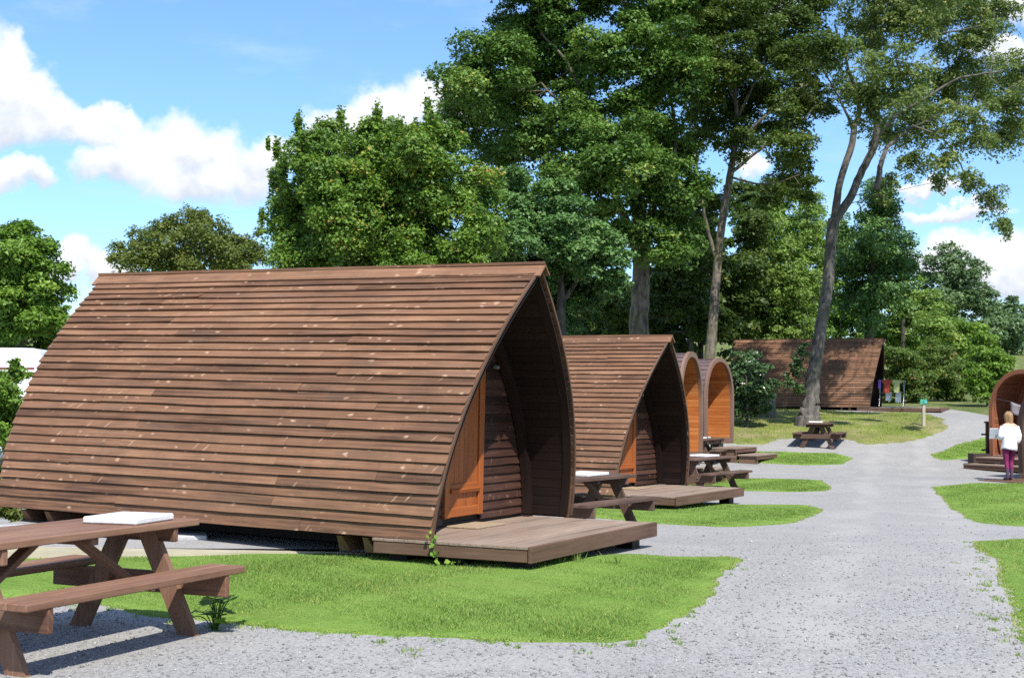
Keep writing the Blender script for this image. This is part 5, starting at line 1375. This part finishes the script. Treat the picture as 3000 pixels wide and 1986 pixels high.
def build_tree(key, name, cat, label, n, size, leafm, barkm, seed, group=None, clump=.55, up=.6, fill=.35, flat=.65,
               droop=0.0, spikes=0, twigs=3, shape=.62, crown='crown', flare=1.0):
    rng = np.random.default_rng(seed)
    d = TREES[key]
    tr = d['trunk']
    lob = np.asarray(d['lobes'], float)
    if tr:
        b = tr[0]
        gz = float(g(b[1]))
        base = (b[0], b[1], gz)
    else:
        base = (lob[0][0], lob[0][1], float(g(lob[0][1])))
    root = empty(name, base)
    tag(root, label, cat, group)
    B = np.asarray(base)
    if tr:
        pts = [tuple(q) for q in tr]
        if pts[0][2] > gz + .05:
            dz = pts[0][2] - gz
            pts = [(pts[0][0] + (pts[0][0] - pts[1][0]) * .1, b[1], gz - .15, b[3] * (1 + .12 * min(dz, 3)) * flare)] + pts
        else:
            pts = [(pts[0][0], pts[0][1], gz - .2, b[3] * 1.12 * flare)] + pts
        sp = spline(pts, 6)
        amp = np.where(np.arange(len(sp)) > 2, sp[:, 3] * .04, 0)
        sp[:, :2] += rng.normal(0, 1, (len(sp), 2)) * amp[:, None]
        V, F = tube_data(sp[:, :3] - B, np.maximum(sp[:, 3], .012), 14)
        # uneven bole
        cen = np.repeat(sp[:, :3] - B, 14, axis=0)
        dv = V - cen
        ang = np.tile(np.arange(14), len(sp)) / 14 * 2 * np.pi
        hz = V[:, 2]
        lob_ = 1 + .06 * np.sin(ang * 3 + seed + hz * .4) + .03 * np.sin(ang * 5 + hz * 1.7) + rng.normal(0, .02, len(V))
        rootf = np.clip(1 - hz / .9, 0, 1)
        lob_ *= 1 + .30 * rootf * (np.sin(ang * 5 + seed) * .6 + .35) * (flare > 1.01)
        V = cen + dv * lob_[:, None]
        link('trunk', fast_mesh('trunk', V, F, smooth=True), root, barkm)
        parts = []
        nodes = [sp[:, :4]]
        for l in d['limbs']:
            s2 = spline(l, 5)
            s2[1:, :3] += np.cumsum(rng.normal(0, .018, (len(s2) - 1, 3)), axis=0)
            s2[:, 1] += np.linspace(0, rng.uniform(-1.2, .6), len(s2))
            parts.append(tube_data(s2[:, :3] - B, np.maximum(s2[:, 3], .012), 8))
            nodes.append(s2[:, :4])
        nodes = np.vstack(nodes)
        # branches from the nearest wood into every lobe, twigs out to its rim
        for (cx, cy, cz, r) in lob:
            c = np.array((cx, cy, cz))
            i = np.argmin(np.linalg.norm(nodes[:, :3] - c, axis=1) + .6 * np.maximum(0, nodes[:, 2] - cz))
            p0 = nodes[i, :3]; r0 = min(max(nodes[i, 3] * .5, .015), r * .04)
            m_ = (p0 + c) / 2 + rng.normal(0, .15 * r, 3) - (0, 0, .12 * r)
            q = spline([(*p0, r0), (*m_, r0 * .75), (*c, r0 * .5)], 5)
            parts.append(tube_data(q[:, :3] - B, np.maximum(q[:, 3], .008), 6))
            for k in range(twigs):
                dd = rng.normal(size=3); dd[2] = abs(dd[2]) * .6; dd /= np.linalg.norm(dd)
                e = c + dd * r * rng.uniform(.7, .95)
                mm = (c + e) / 2 + rng.normal(0, .1 * r, 3)
                q = spline([(*c, r0 * .45), (*mm, r0 * .3), (*e, r0 * .12)], 4)
                parts.append(tube_data(q[:, :3] - B, np.maximum(q[:, 3], .005), 5))
        V, F = merge(parts)
        link('limbs', fast_mesh('limbs', V, F, smooth=True), root, barkm)
    co, F, T = leaves(lob, n, size, rng, clump, up, fill, droop, flat, shape)
    if spikes:
        sl = np.asarray(d['spikes'], float)
        k = spikes
        w = sl[:, 3] ** 1.3
        pk = rng.choice(len(sl), k, p=w / w.sum())
        q = rng.normal(size=(k, 3)) * np.array([.40, .40, 1.25])
        P = sl[pk, :3] + q * sl[pk, 3][:, None] * .75
        N = rng.normal(0, .6, (k, 3)) + (0, -.15, .6); N /= np.linalg.norm(N, axis=1)[:, None]
        t = rng.normal(size=(k, 3)); t -= (t * N).sum(1)[:, None] * N; t /= np.linalg.norm(t, axis=1)[:, None]
        bb = np.cross(N, t); s = size * rng.uniform(.7, 1.3, k)[:, None]
        c2 = np.stack([P - t * s * .55, P + t * s * .4 + bb * s * .45, P + t * s * .4 - bb * s * .45], 1).reshape(-1, 3)
        F = np.vstack([F, np.arange(k * 3).reshape(k, 3) + len(co)]); co = np.vstack([co, c2])
        T = np.concatenate([T, np.clip(rng.normal(.45, .2, k), 0, 1)])
    o = link(crown, fast_mesh(crown, co - B, F, T), root, leafm)
    o['kind'] = 'stuff'
    return root

LF_SYC = mat('sycamore_leaf', m_leaf, a=(0.037, 0.092, 0.015), b=(0.162, 0.286, 0.046), c=(0.338, 0.375, 0.079), cw=.07, trans=0.28)
LF_SYC2 = mat('deep_green_leaf', m_leaf, a=(0.041, 0.110, 0.029), b=(0.168, 0.307, 0.078), c=(0.236, 0.339, 0.088), cw=.06, trans=0.25)  # deeper green leaf colour of the low sycamore and the conical tree
LF_MAPLE = mat('maple_leaf', m_leaf, a=(0.048, 0.118, 0.017), b=(0.217, 0.352, 0.040), c=(0.389, 0.268, 0.053), cw=.10, trans=0.30)
LF_DARK = mat('dark_tree_leaf', m_leaf, a=(0.031, 0.063, 0.013), b=(0.117, 0.179, 0.028), c=(0.236, 0.249, 0.053), cw=.06, trans=0.35)
LF_ASH = mat('ash_leaf', m_leaf, a=(0.090, 0.140, 0.034), b=(0.236, 0.310, 0.083), c=(.46, .42, .10), cw=.10, trans=0.40)
LF_BIRCH = mat('birch_leaf', m_leaf, a=(0.113, 0.202, 0.032), b=(0.327, 0.471, 0.103), c=(0.371, 0.446, 0.105), cw=.08, trans=0.40)
LF_OLIVE = mat('olive_leaf', m_leaf, a=(.075, .110, .018), b=(.190, .230, .045), c=(.26, .24, .06), cw=.10, trans=.36)
LF_HEDGE = mat('hedge_leaf', m_leaf, a=(0.070, 0.154, 0.017), b=(0.236, 0.392, 0.050), c=(0.304, 0.428, 0.070), cw=.08, trans=0.37)
LF_RED = mat('russet_leaf', m_leaf, a=(.060, .115, .018), b=(.165, .245, .045), c=(.36, .13, .05), cw=.12, trans=.36)
LF_LAUREL = mat('laurel_leaf', m_leaf, a=(0.024, 0.065, 0.018), b=(0.099, 0.167, 0.053), c=(0.151, 0.249, 0.088), cw=.05, trans=0.12, rough=.32, spec=.5)
LF_FAR = mat('far_tree_leaf', m_leaf, a=(0.064, 0.125, 0.049), b=(0.185, 0.275, 0.115), c=(0.186, 0.249, 0.105), cw=.05, trans=0.25)

build_tree('T1', 'sycamore_tree', 'tree', 'huge dense green sycamore rising behind the second pod', 330000, .120, LF_SYC, BARK, 51, clump=.62, up=.62, twigs=2)
build_tree('T2', 'tall_tree', 'tree', 'tall dark tree with mossy slender trunk right of the sycamore', 125000, .115, LF_DARK, BARK, 52, clump=.55, up=.6, twigs=4, fill=.3)
build_tree('T3', 'ash_tree', 'tree', 'leaning ash with forked grey trunk and airy yellowish crown', 100000, .122, LF_ASH, BARK_ASH, 53, clump=.42, up=.45, twigs=5, fill=.4, droop=.35, flat=.9, shape=.42, flare=1.0)
build_tree('T4', 'birch_tree', 'tree', 'slim pale green birch behind the far pod', 34000, .12, LF_BIRCH, BARK_BIRCH, 54, clump=.4, up=.4, fill=.45)
build_tree('T5', 'conical_tree', 'tree', 'dark green conical tree right behind the ash trunk', 42000, .125, LF_SYC2, BARK_DARK, 55, clump=.45, up=.4, flat=.8)
build_tree('T6', 'maple_tree', 'tree', 'bushy maple with upright leafy shoots just behind the nearest pod roof', 210000, .070, LF_MAPLE, BARK_DARK, 56, clump=.24, up=.5, spikes=5200, fill=.45, flat=.9)
build_tree('T7', 'small_sycamore', 'tree', 'low deep green sycamore filling the gap behind the nearest pod front', 95000, .098, LF_SYC2, BARK_DARK, 57, clump=.38, up=.55)
build_tree('T8', 'olive_green_tree', 'tree', 'rounded olive green tree showing over the left end of the ridge', 36000, .115, LF_OLIVE, BARK_DARK, 58, clump=.40, up=.45, fill=.5, flat=.9)
build_tree('T9', 'broadleaf_tree', 'tree', 'bright green tree at the left edge above the motor caravan', 60000, .115, LF_HEDGE, BARK_DARK, 59, clump=.5, up=.5)
build_tree('T10', 'leafy_shrub', 'shrub', 'light green shrub at the left edge in front of the motor caravan', 16000, .075, LF_HEDGE, BARK_DARK, 60, clump=.25, up=.5, twigs=2)
build_tree('T11', 'laurel_bush', 'bush', 'dark glossy laurel bush behind the last rounded pod', 16000, .10, LF_LAUREL, BARK_DARK, 61, clump=.35, up=.45, twigs=2)
UL = ['dark woodland tree seen between the sycamore and tall tree trunks', 'dark tall understory tree right of the tall trunk',
      'dark woodland tree just left of the sycamore trunk', 'dark woodland tree above the second pod ridge, leftmost',
      'shady woodland tree behind the left end of the far pod', 'dark ivy-clad tree between the two big trunks']
for i in range(6):
    build_tree('U%d' % i, 'woodland_tree', 'tree', UL[i], 20000, .18, LF_DARK, BARK_DARK, 70 + i, 'dark woodland trees behind the pods', clump=.6, up=.45, twigs=2)
VL = [('W0', 'woodland_tree', 'leafy tree filling the gap between the tall trunk and the ash', 30000, .17, LF_HEDGE, .6),
      ('W1', 'woodland_tree', 'dark leafy tree low behind the sycamore and tall trunks', 26000, .18, LF_DARK, .6),
      ('V0', 'round_tree', 'round-headed green tree on the skyline above the track end', 22000, .22, LF_FAR, .7),
      ('V1', 'pale_tree', 'pale green tree right of the conical tree', 20000, .17, LF_BIRCH, .6),
      ('V2', 'green_bush', 'bright bush with rusty leaves beside the far pod', 16000, .125, LF_RED, .4),
      ('V3', 'russet_bush', 'russet and green bush at the end of the track', 16000, .125, LF_RED, .4),
      ('V4', 'round_bush', 'rich green bush left of the cedar pod roof', 16000, .125, LF_HEDGE, .4),
      ('V5', 'distant_tree', 'distant dark tree at the field edge', 11000, .34, LF_FAR, 1.0),
      ('V6', 'distant_tree', 'distant dark tree cut by the right edge of the picture', 11000, .36, LF_FAR, 1.0),
      ('V7', 'woodland_tree', 'mid green tree directly behind the far pod roof', 22000, .17, LF_HEDGE, .6),
      ('V8', 'hedge_tree', 'mid green hedge tree below the round-headed tree', 22000, .17, LF_HEDGE, .6)]
for k, nm, lab, n, s, lm, cl in VL:
    build_tree(k, nm, 'bush' if 'bush' in nm else 'tree', lab, n, s, lm, BARK_DARK, 80 + int(k[1]) + (20 if k[0] == 'W' else 0), clump=cl, up=.5, twigs=2)
root = empty('tree_stump', (9.05, 50.2, float(g(50.2))))
tag(root, 'pale cut tree stump left of the ash trunk', 'stump')
V, F = tube_data([(0, 0, -.1), (0, 0, .05), (.01, 0, .3), (.0, .01, .72), (.0, .01, .74), (0, .01, .742)], [.42, .36, .29, .27, .25, .001], 12)
link('stump_wood', fast_mesh('stump_wood', V, F, smooth=True), root, BARK)
build_tree('GP', 'ground_plants', 'weeds', 'low weedy plants under the left end of the nearest pod', 9000, .05, LF_OLIVE, BARK_DARK, 94, clump=.12, twigs=0, crown='leaves')
build_tree('IV', 'trunk_ivy', 'ivy', 'ivy shoots growing on the left of the ash trunk', 1500, .10, LF_LAUREL, BARK_DARK, 95, clump=.2, twigs=0)

# ------------------------------------------------------------------ small plants
def leaf_fan(name, loc, n, size, spread, height, m, seed, label, cat):
    """broad lobed leaves on stalks round one point"""
    rng = np.random.default_rng(seed)
    root = empty(name, loc)
    tag(root, label, cat)
    parts = []
    for i in range(n):
        a = rng.uniform(0, 6.28); r = spread * rng.uniform(.3, 1); h = height * rng.uniform(.25, 1)
        tip = np.array((r * math.cos(a), r * math.sin(a), h))
        q = spline([(0, 0, -.02), tuple(tip * (.45, .45, .8)), tuple(tip)], 4)
        parts.append(tube_data(q, np.linspace(.005, .003, len(q)), 5))
        # lobed leaf: fan of points
        out = np.array((math.cos(a), math.sin(a), rng.uniform(-.3, .2))); out /= np.linalg.norm(out)
        sid = np.cross(out, (0, 0, 1)); sid /= np.linalg.norm(sid)
        up = np.cross(sid, out)
        s = size * rng.uniform(.6, 1.2)
        V = [tip]
        for j, ang in enumerate(np.linspace(-2.3, 2.3, 13)):
            rad = s * (1.0 if j % 2 == 0 else .68) * (.75 + .25 * math.cos(ang))
            V.append(tip + rad * (math.cos(ang) * out + math.sin(ang) * sid) + up * .12 * s * math.cos(ang * 2 + i))
        F = [(0, j, j + 1) for j in range(1, 13)]
        o = link('leaf', fast_mesh('leaf', np.array(V), np.array(F), np.full(12, np.clip(rng.normal(.6, .25), 0, 1)), smooth=True), root, m)
    V, F = merge(parts)
    link('stalks', fast_mesh('stalks', V, F, smooth=True), root, m)
leaf_fan('weed_plant', (-1.98, 9.60, .02), 22, .075, .17, .24, LF_HEDGE, 96, 'broad-leaved green weed at the foot of the nearest table leg', 'weed')
def vine():
    rng = np.random.default_rng(97)
    root = empty('vine', (-.685, 13.14, .03))
    tag(root, 'small green vine climbing the side of the nearest deck', 'vine')
    st = spline([(0, 0, 0), (.01, -.01, .1), (-.03, .0, .2), (-.05, .03, .30)], 6)
    V, F = tube_data(st, np.full(len(st), .004), 5)
    link('stem', fast_mesh('stem', V, F), root, LF_HEDGE)
    for i in range(34):
        p = st[rng.integers(0, len(st))] + rng.normal(0, .022, 3)
        if i > 24: p = np.array((rng.uniform(-.02, .28), rng.uniform(-.05, .03), rng.uniform(.02, .07)))
        n = rng.normal(0, .5, 3) + (.2, -.8, .4); n /= np.linalg.norm(n)
        t = np.cross(n, rng.normal(size=3)); t /= np.linalg.norm(t); b = np.cross(n, t); s = rng.uniform(.018, .032)
        V = np.array([p - t * s, p + b * s * .8 + t * s * .1, p + t * s, p - b * s * .8 + t * s * .1])
        link('leaf', fast_mesh('leaf', V, np.array([[0, 1, 2, 3]]), np.array([rng.uniform(.5, 1)])), root, LF_HEDGE)
vine()
sp = [(-.45 + .13 * i + rr.normal(0, .03), 13.72 - .03 * i + rr.normal(0, .03), .05) for i in range(12)]
tufts(8, sp, 20, .12, 'long grass blades under the edge of the nearest deck')

# ------------------------------------------------------------------ person
def person():
    root = empty('person', (12.08, 34.5, float(g(34.5)) + .052), R(12))
    tag(root, 'person seen from behind in a loose white top and magenta leggings, holding a paper', 'person')
    SK = (.62, .38, .28); WH = (.84, .84, .86); MG = (.19, .014, .085); DK = (.05, .045, .06)
    V = []; E = []; Rr = []
    def v(p, r):
        V.append(p); Rr.append(r if isinstance(r, tuple) else (r, r)); return len(V) - 1
    def chain(ids):
        for a, b in zip(ids[:-1], ids[1:]): E.append((a, b))
    # facing +y (away from the camera)
    pel = v((0, 0, .86), (.155, .125)); wa = v((0, .01, 1.00), (.140, .105)); ch = v((0, -.01, 1.20), (.165, .115)); sh = v((0, -.01, 1.33), (.115, .085))
    nk = v((0, .005, 1.40), .052); hd0 = v((0, .02, 1.455), .070); hd = v((0, .03, 1.53), .086); hd1 = v((0, .03, 1.585), .066)
    chain([pel, wa, ch, sh, nk, hd0, hd, hd1])
    for s in (-1, 1):
        hip = v((s * .085, 0, .80), .105); th = v((s * .088, .015, .63), .088); kn = v((s * .078, .02 if s < 0 else .07, .45), .058)
        fy = 0 if s < 0 else .05; cf = v((s * .072, -.015 + fy, .30), .054); an = v((s * .068, -.02 + fy, .085), .034); he = v((s * .068, -.015 + fy, .035), .036); to = v((s * .085, .13 + fy, .028), .030)
        chain([pel, hip, th, kn, cf, an, he, to])
        so = v((s * .165, -.01, 1.30), .058)
        if s < 0:
            elb = v((-.245, -.02, 1.07), .043); wr = v((-.215, .14, 1.03), .030); hn = v((-.21, .20, 1.04), (.034, .022))
        else:
            elb = v((.24, -.03, 1.06), .043); wr = v((.235, .06, .84), .030); hn = v((.235, .085, .765), (.022, .036))
        chain([sh, so, elb, wr, hn])
        base = np.array(V[hn])
        for f in range(5):
            if s < 0: tip = base + np.array((-.03 + .018 * f, .075 - .008 * abs(f - 2), -.01)) if f else base + np.array((-.045, .02, .03))
            else: tip = base + np.array((-.005, -.03 + .02 * f, -.085 + .008 * abs(f - 2))) if f else base + np.array((-.01, .05, -.02))
            m1 = v(tuple((base + tip) / 2 + (0, 0, .004)), .0095); t1 = v(tuple(tip), .008)
            chain([hn, m1, t1])
    me = bpy.data.meshes.new('body')
    me.from_pydata(V, E, [])
    o = link('body', me, root)
    md = o.modifiers.new('skin', 'SKIN')
    for i, r in enumerate(Rr):
        me.skin_vertices[0].data[i].radius = r
    me.skin_vertices[0].data[0].use_root = True
    s = o.modifiers.new('sub', 'SUBSURF'); s.levels = 2; s.render_levels = 2
    dg = bpy.context.evaluated_depsgraph_get()
    ev = o.evaluated_get(dg)
    m2 = bpy.data.meshes.new_from_object(ev)
    o.modifiers.clear()
    o.data = m2
    def flat(name, col, rough=.8): return mat(name, m_plain, col=col, rough=rough, var=.08, scale=14, bmp=.1)
    m2.materials.clear()
    for nm, c in (('skin', SK), ('white_cotton', WH), ('magenta_cotton', MG), ('dark_sock', (.09, .05, .09))): m2.materials.append(flat(nm, c))
    for p in m2.polygons:
        x, y, z = p.center
        p.use_smooth = True
        k = 0
        if z < .27: k = 3
        elif z < .88 and abs(x) < .20: k = 2
        elif z < 1.30 and (abs(x) < .20 or z > 1.02) and not (y > .11): k = 1
        p.material_index = k
    # loose top: flared sleeve of cloth round the torso
    V = []; F = []
    rows = [(.74, .205, .165), (.80, .20, .16), (.92, .185, .145), (1.04, .180, .138), (1.16, .200, .140), (1.26, .215, .125), (1.315, .185, .105)]
    n = 22
    for ri, (z, rx, ry) in enumerate(rows):
        for j in range(n):
            a = j / n * 2 * math.pi
            w = 1 + .045 * math.sin(a * 5 + ri * .8) * (1.2 - ri / 7)
            V.append((rx * w * math.cos(a), ry * w * math.sin(a), z + (.025 * math.sin(a * 2 + .6) if ri in (0, 6) else 0)))
    for ri in range(len(rows) - 1):
        for j in range(n):
            k = (j + 1) % n
            F.append((ri * n + j, ri * n + k, (ri + 1) * n + k, (ri + 1) * n + j))
    t = link('white_top', py_mesh('white_top', V, F, smooth=True), root, flat('white_cotton', WH))
    md = t.modifiers.new('thick', 'SOLIDIFY'); md.thickness = .008
    for s, pts in ((-1, [(-.17, -.01, 1.29), (-.22, -.015, 1.17), (-.25, -.02, 1.06), (-.235, .06, 1.035)]), (1, [(.17, -.01, 1.29), (.215, -.02, 1.17), (.24, -.03, 1.05), (.24, .02, .93)])):
        q = spline(pts, 4)
        V, F = tube_data(q, np.linspace(.074, .062, len(q)) * (1 + .05 * np.sin(np.arange(len(q)) * 2)), 12)
        link('sleeve', fast_mesh('sleeve', V, F, smooth=True), root, flat('white_cotton', WH))
    # hair: cap and loose strands to the shoulders
    HA = flat('blond_hair', (.30, .18, .085), .6)
    rng = np.random.default_rng(3)
    parts = []
    for i in range(90):
        a = rng.uniform(math.pi * .95, math.pi * 2.05) if i < 70 else rng.uniform(0, 6.28)
        c, s_ = math.cos(a), math.sin(a)
        L = rng.uniform(.12, .22) if i < 70 else rng.uniform(.05, .09)
        p = [(0.03 * c, .03 + .03 * s_, 1.655), (.085 * c, .03 + .09 * s_, 1.60), (.098 * c, .03 + .105 * s_, 1.53), (.09 * c, .025 + .10 * s_, 1.53 - L * .6), (.085 * c + rng.normal(0, .012), .02 + .10 * s_, 1.53 - L)]
        q = spline(p, 3)
        parts.append(tube_data(q, np.linspace(.016, .006, len(q)), 5))
    V, F = merge(parts)
    link('hair', fast_mesh('hair', V, F, smooth=True), root, HA)
    # face turned away, still there
    for nm, p, r in (('nose', (0, .118, 1.525), .014), ('ear', (-.088, .03, 1.525), .02), ('ear', (.088, .03, 1.525), .02)):
        q = [(p[0], p[1], p[2] - r), (p[0], p[1] + r * .4, p[2]), (p[0], p[1], p[2] + r)]
        V, F = tube_data(q, [r * .5, r, r * .4], 8)
        link(nm, fast_mesh(nm, V, F, smooth=True), root, flat('skin', SK))
    for sx in (-.032, .032):
        V, F = tube_data([(sx, .100, 1.542), (sx, .108, 1.542), (sx, .112, 1.542)], [.012, .011, .002], 8)
        link('eye', fast_mesh('eye', V, F, smooth=True), root, flat('eye_white', (.7, .7, .7)))
    V, F = tube_data([(-.025, .106, 1.487), (0, .114, 1.486), (.025, .106, 1.487)], [.003, .007, .003], 6)
    link('mouth', fast_mesh('mouth', V, F, smooth=True), root, flat('lip', (.45, .16, .14)))
    # paper held in the left hand
    M = Matrix.Translation(root.location) @ Matrix.Rotation(R(12), 4, 'Z')
    p = beam('paper_sheet', (.012, .20, .29), M @ Vector((-.275, .235, 1.12)), flat('white_paper', (.85, .88, .92)), None, rot=(0, R(-30), R(78)), c=.001)
    tag(p, 'white folded paper held in the person\'s hand', 'paper')
person()
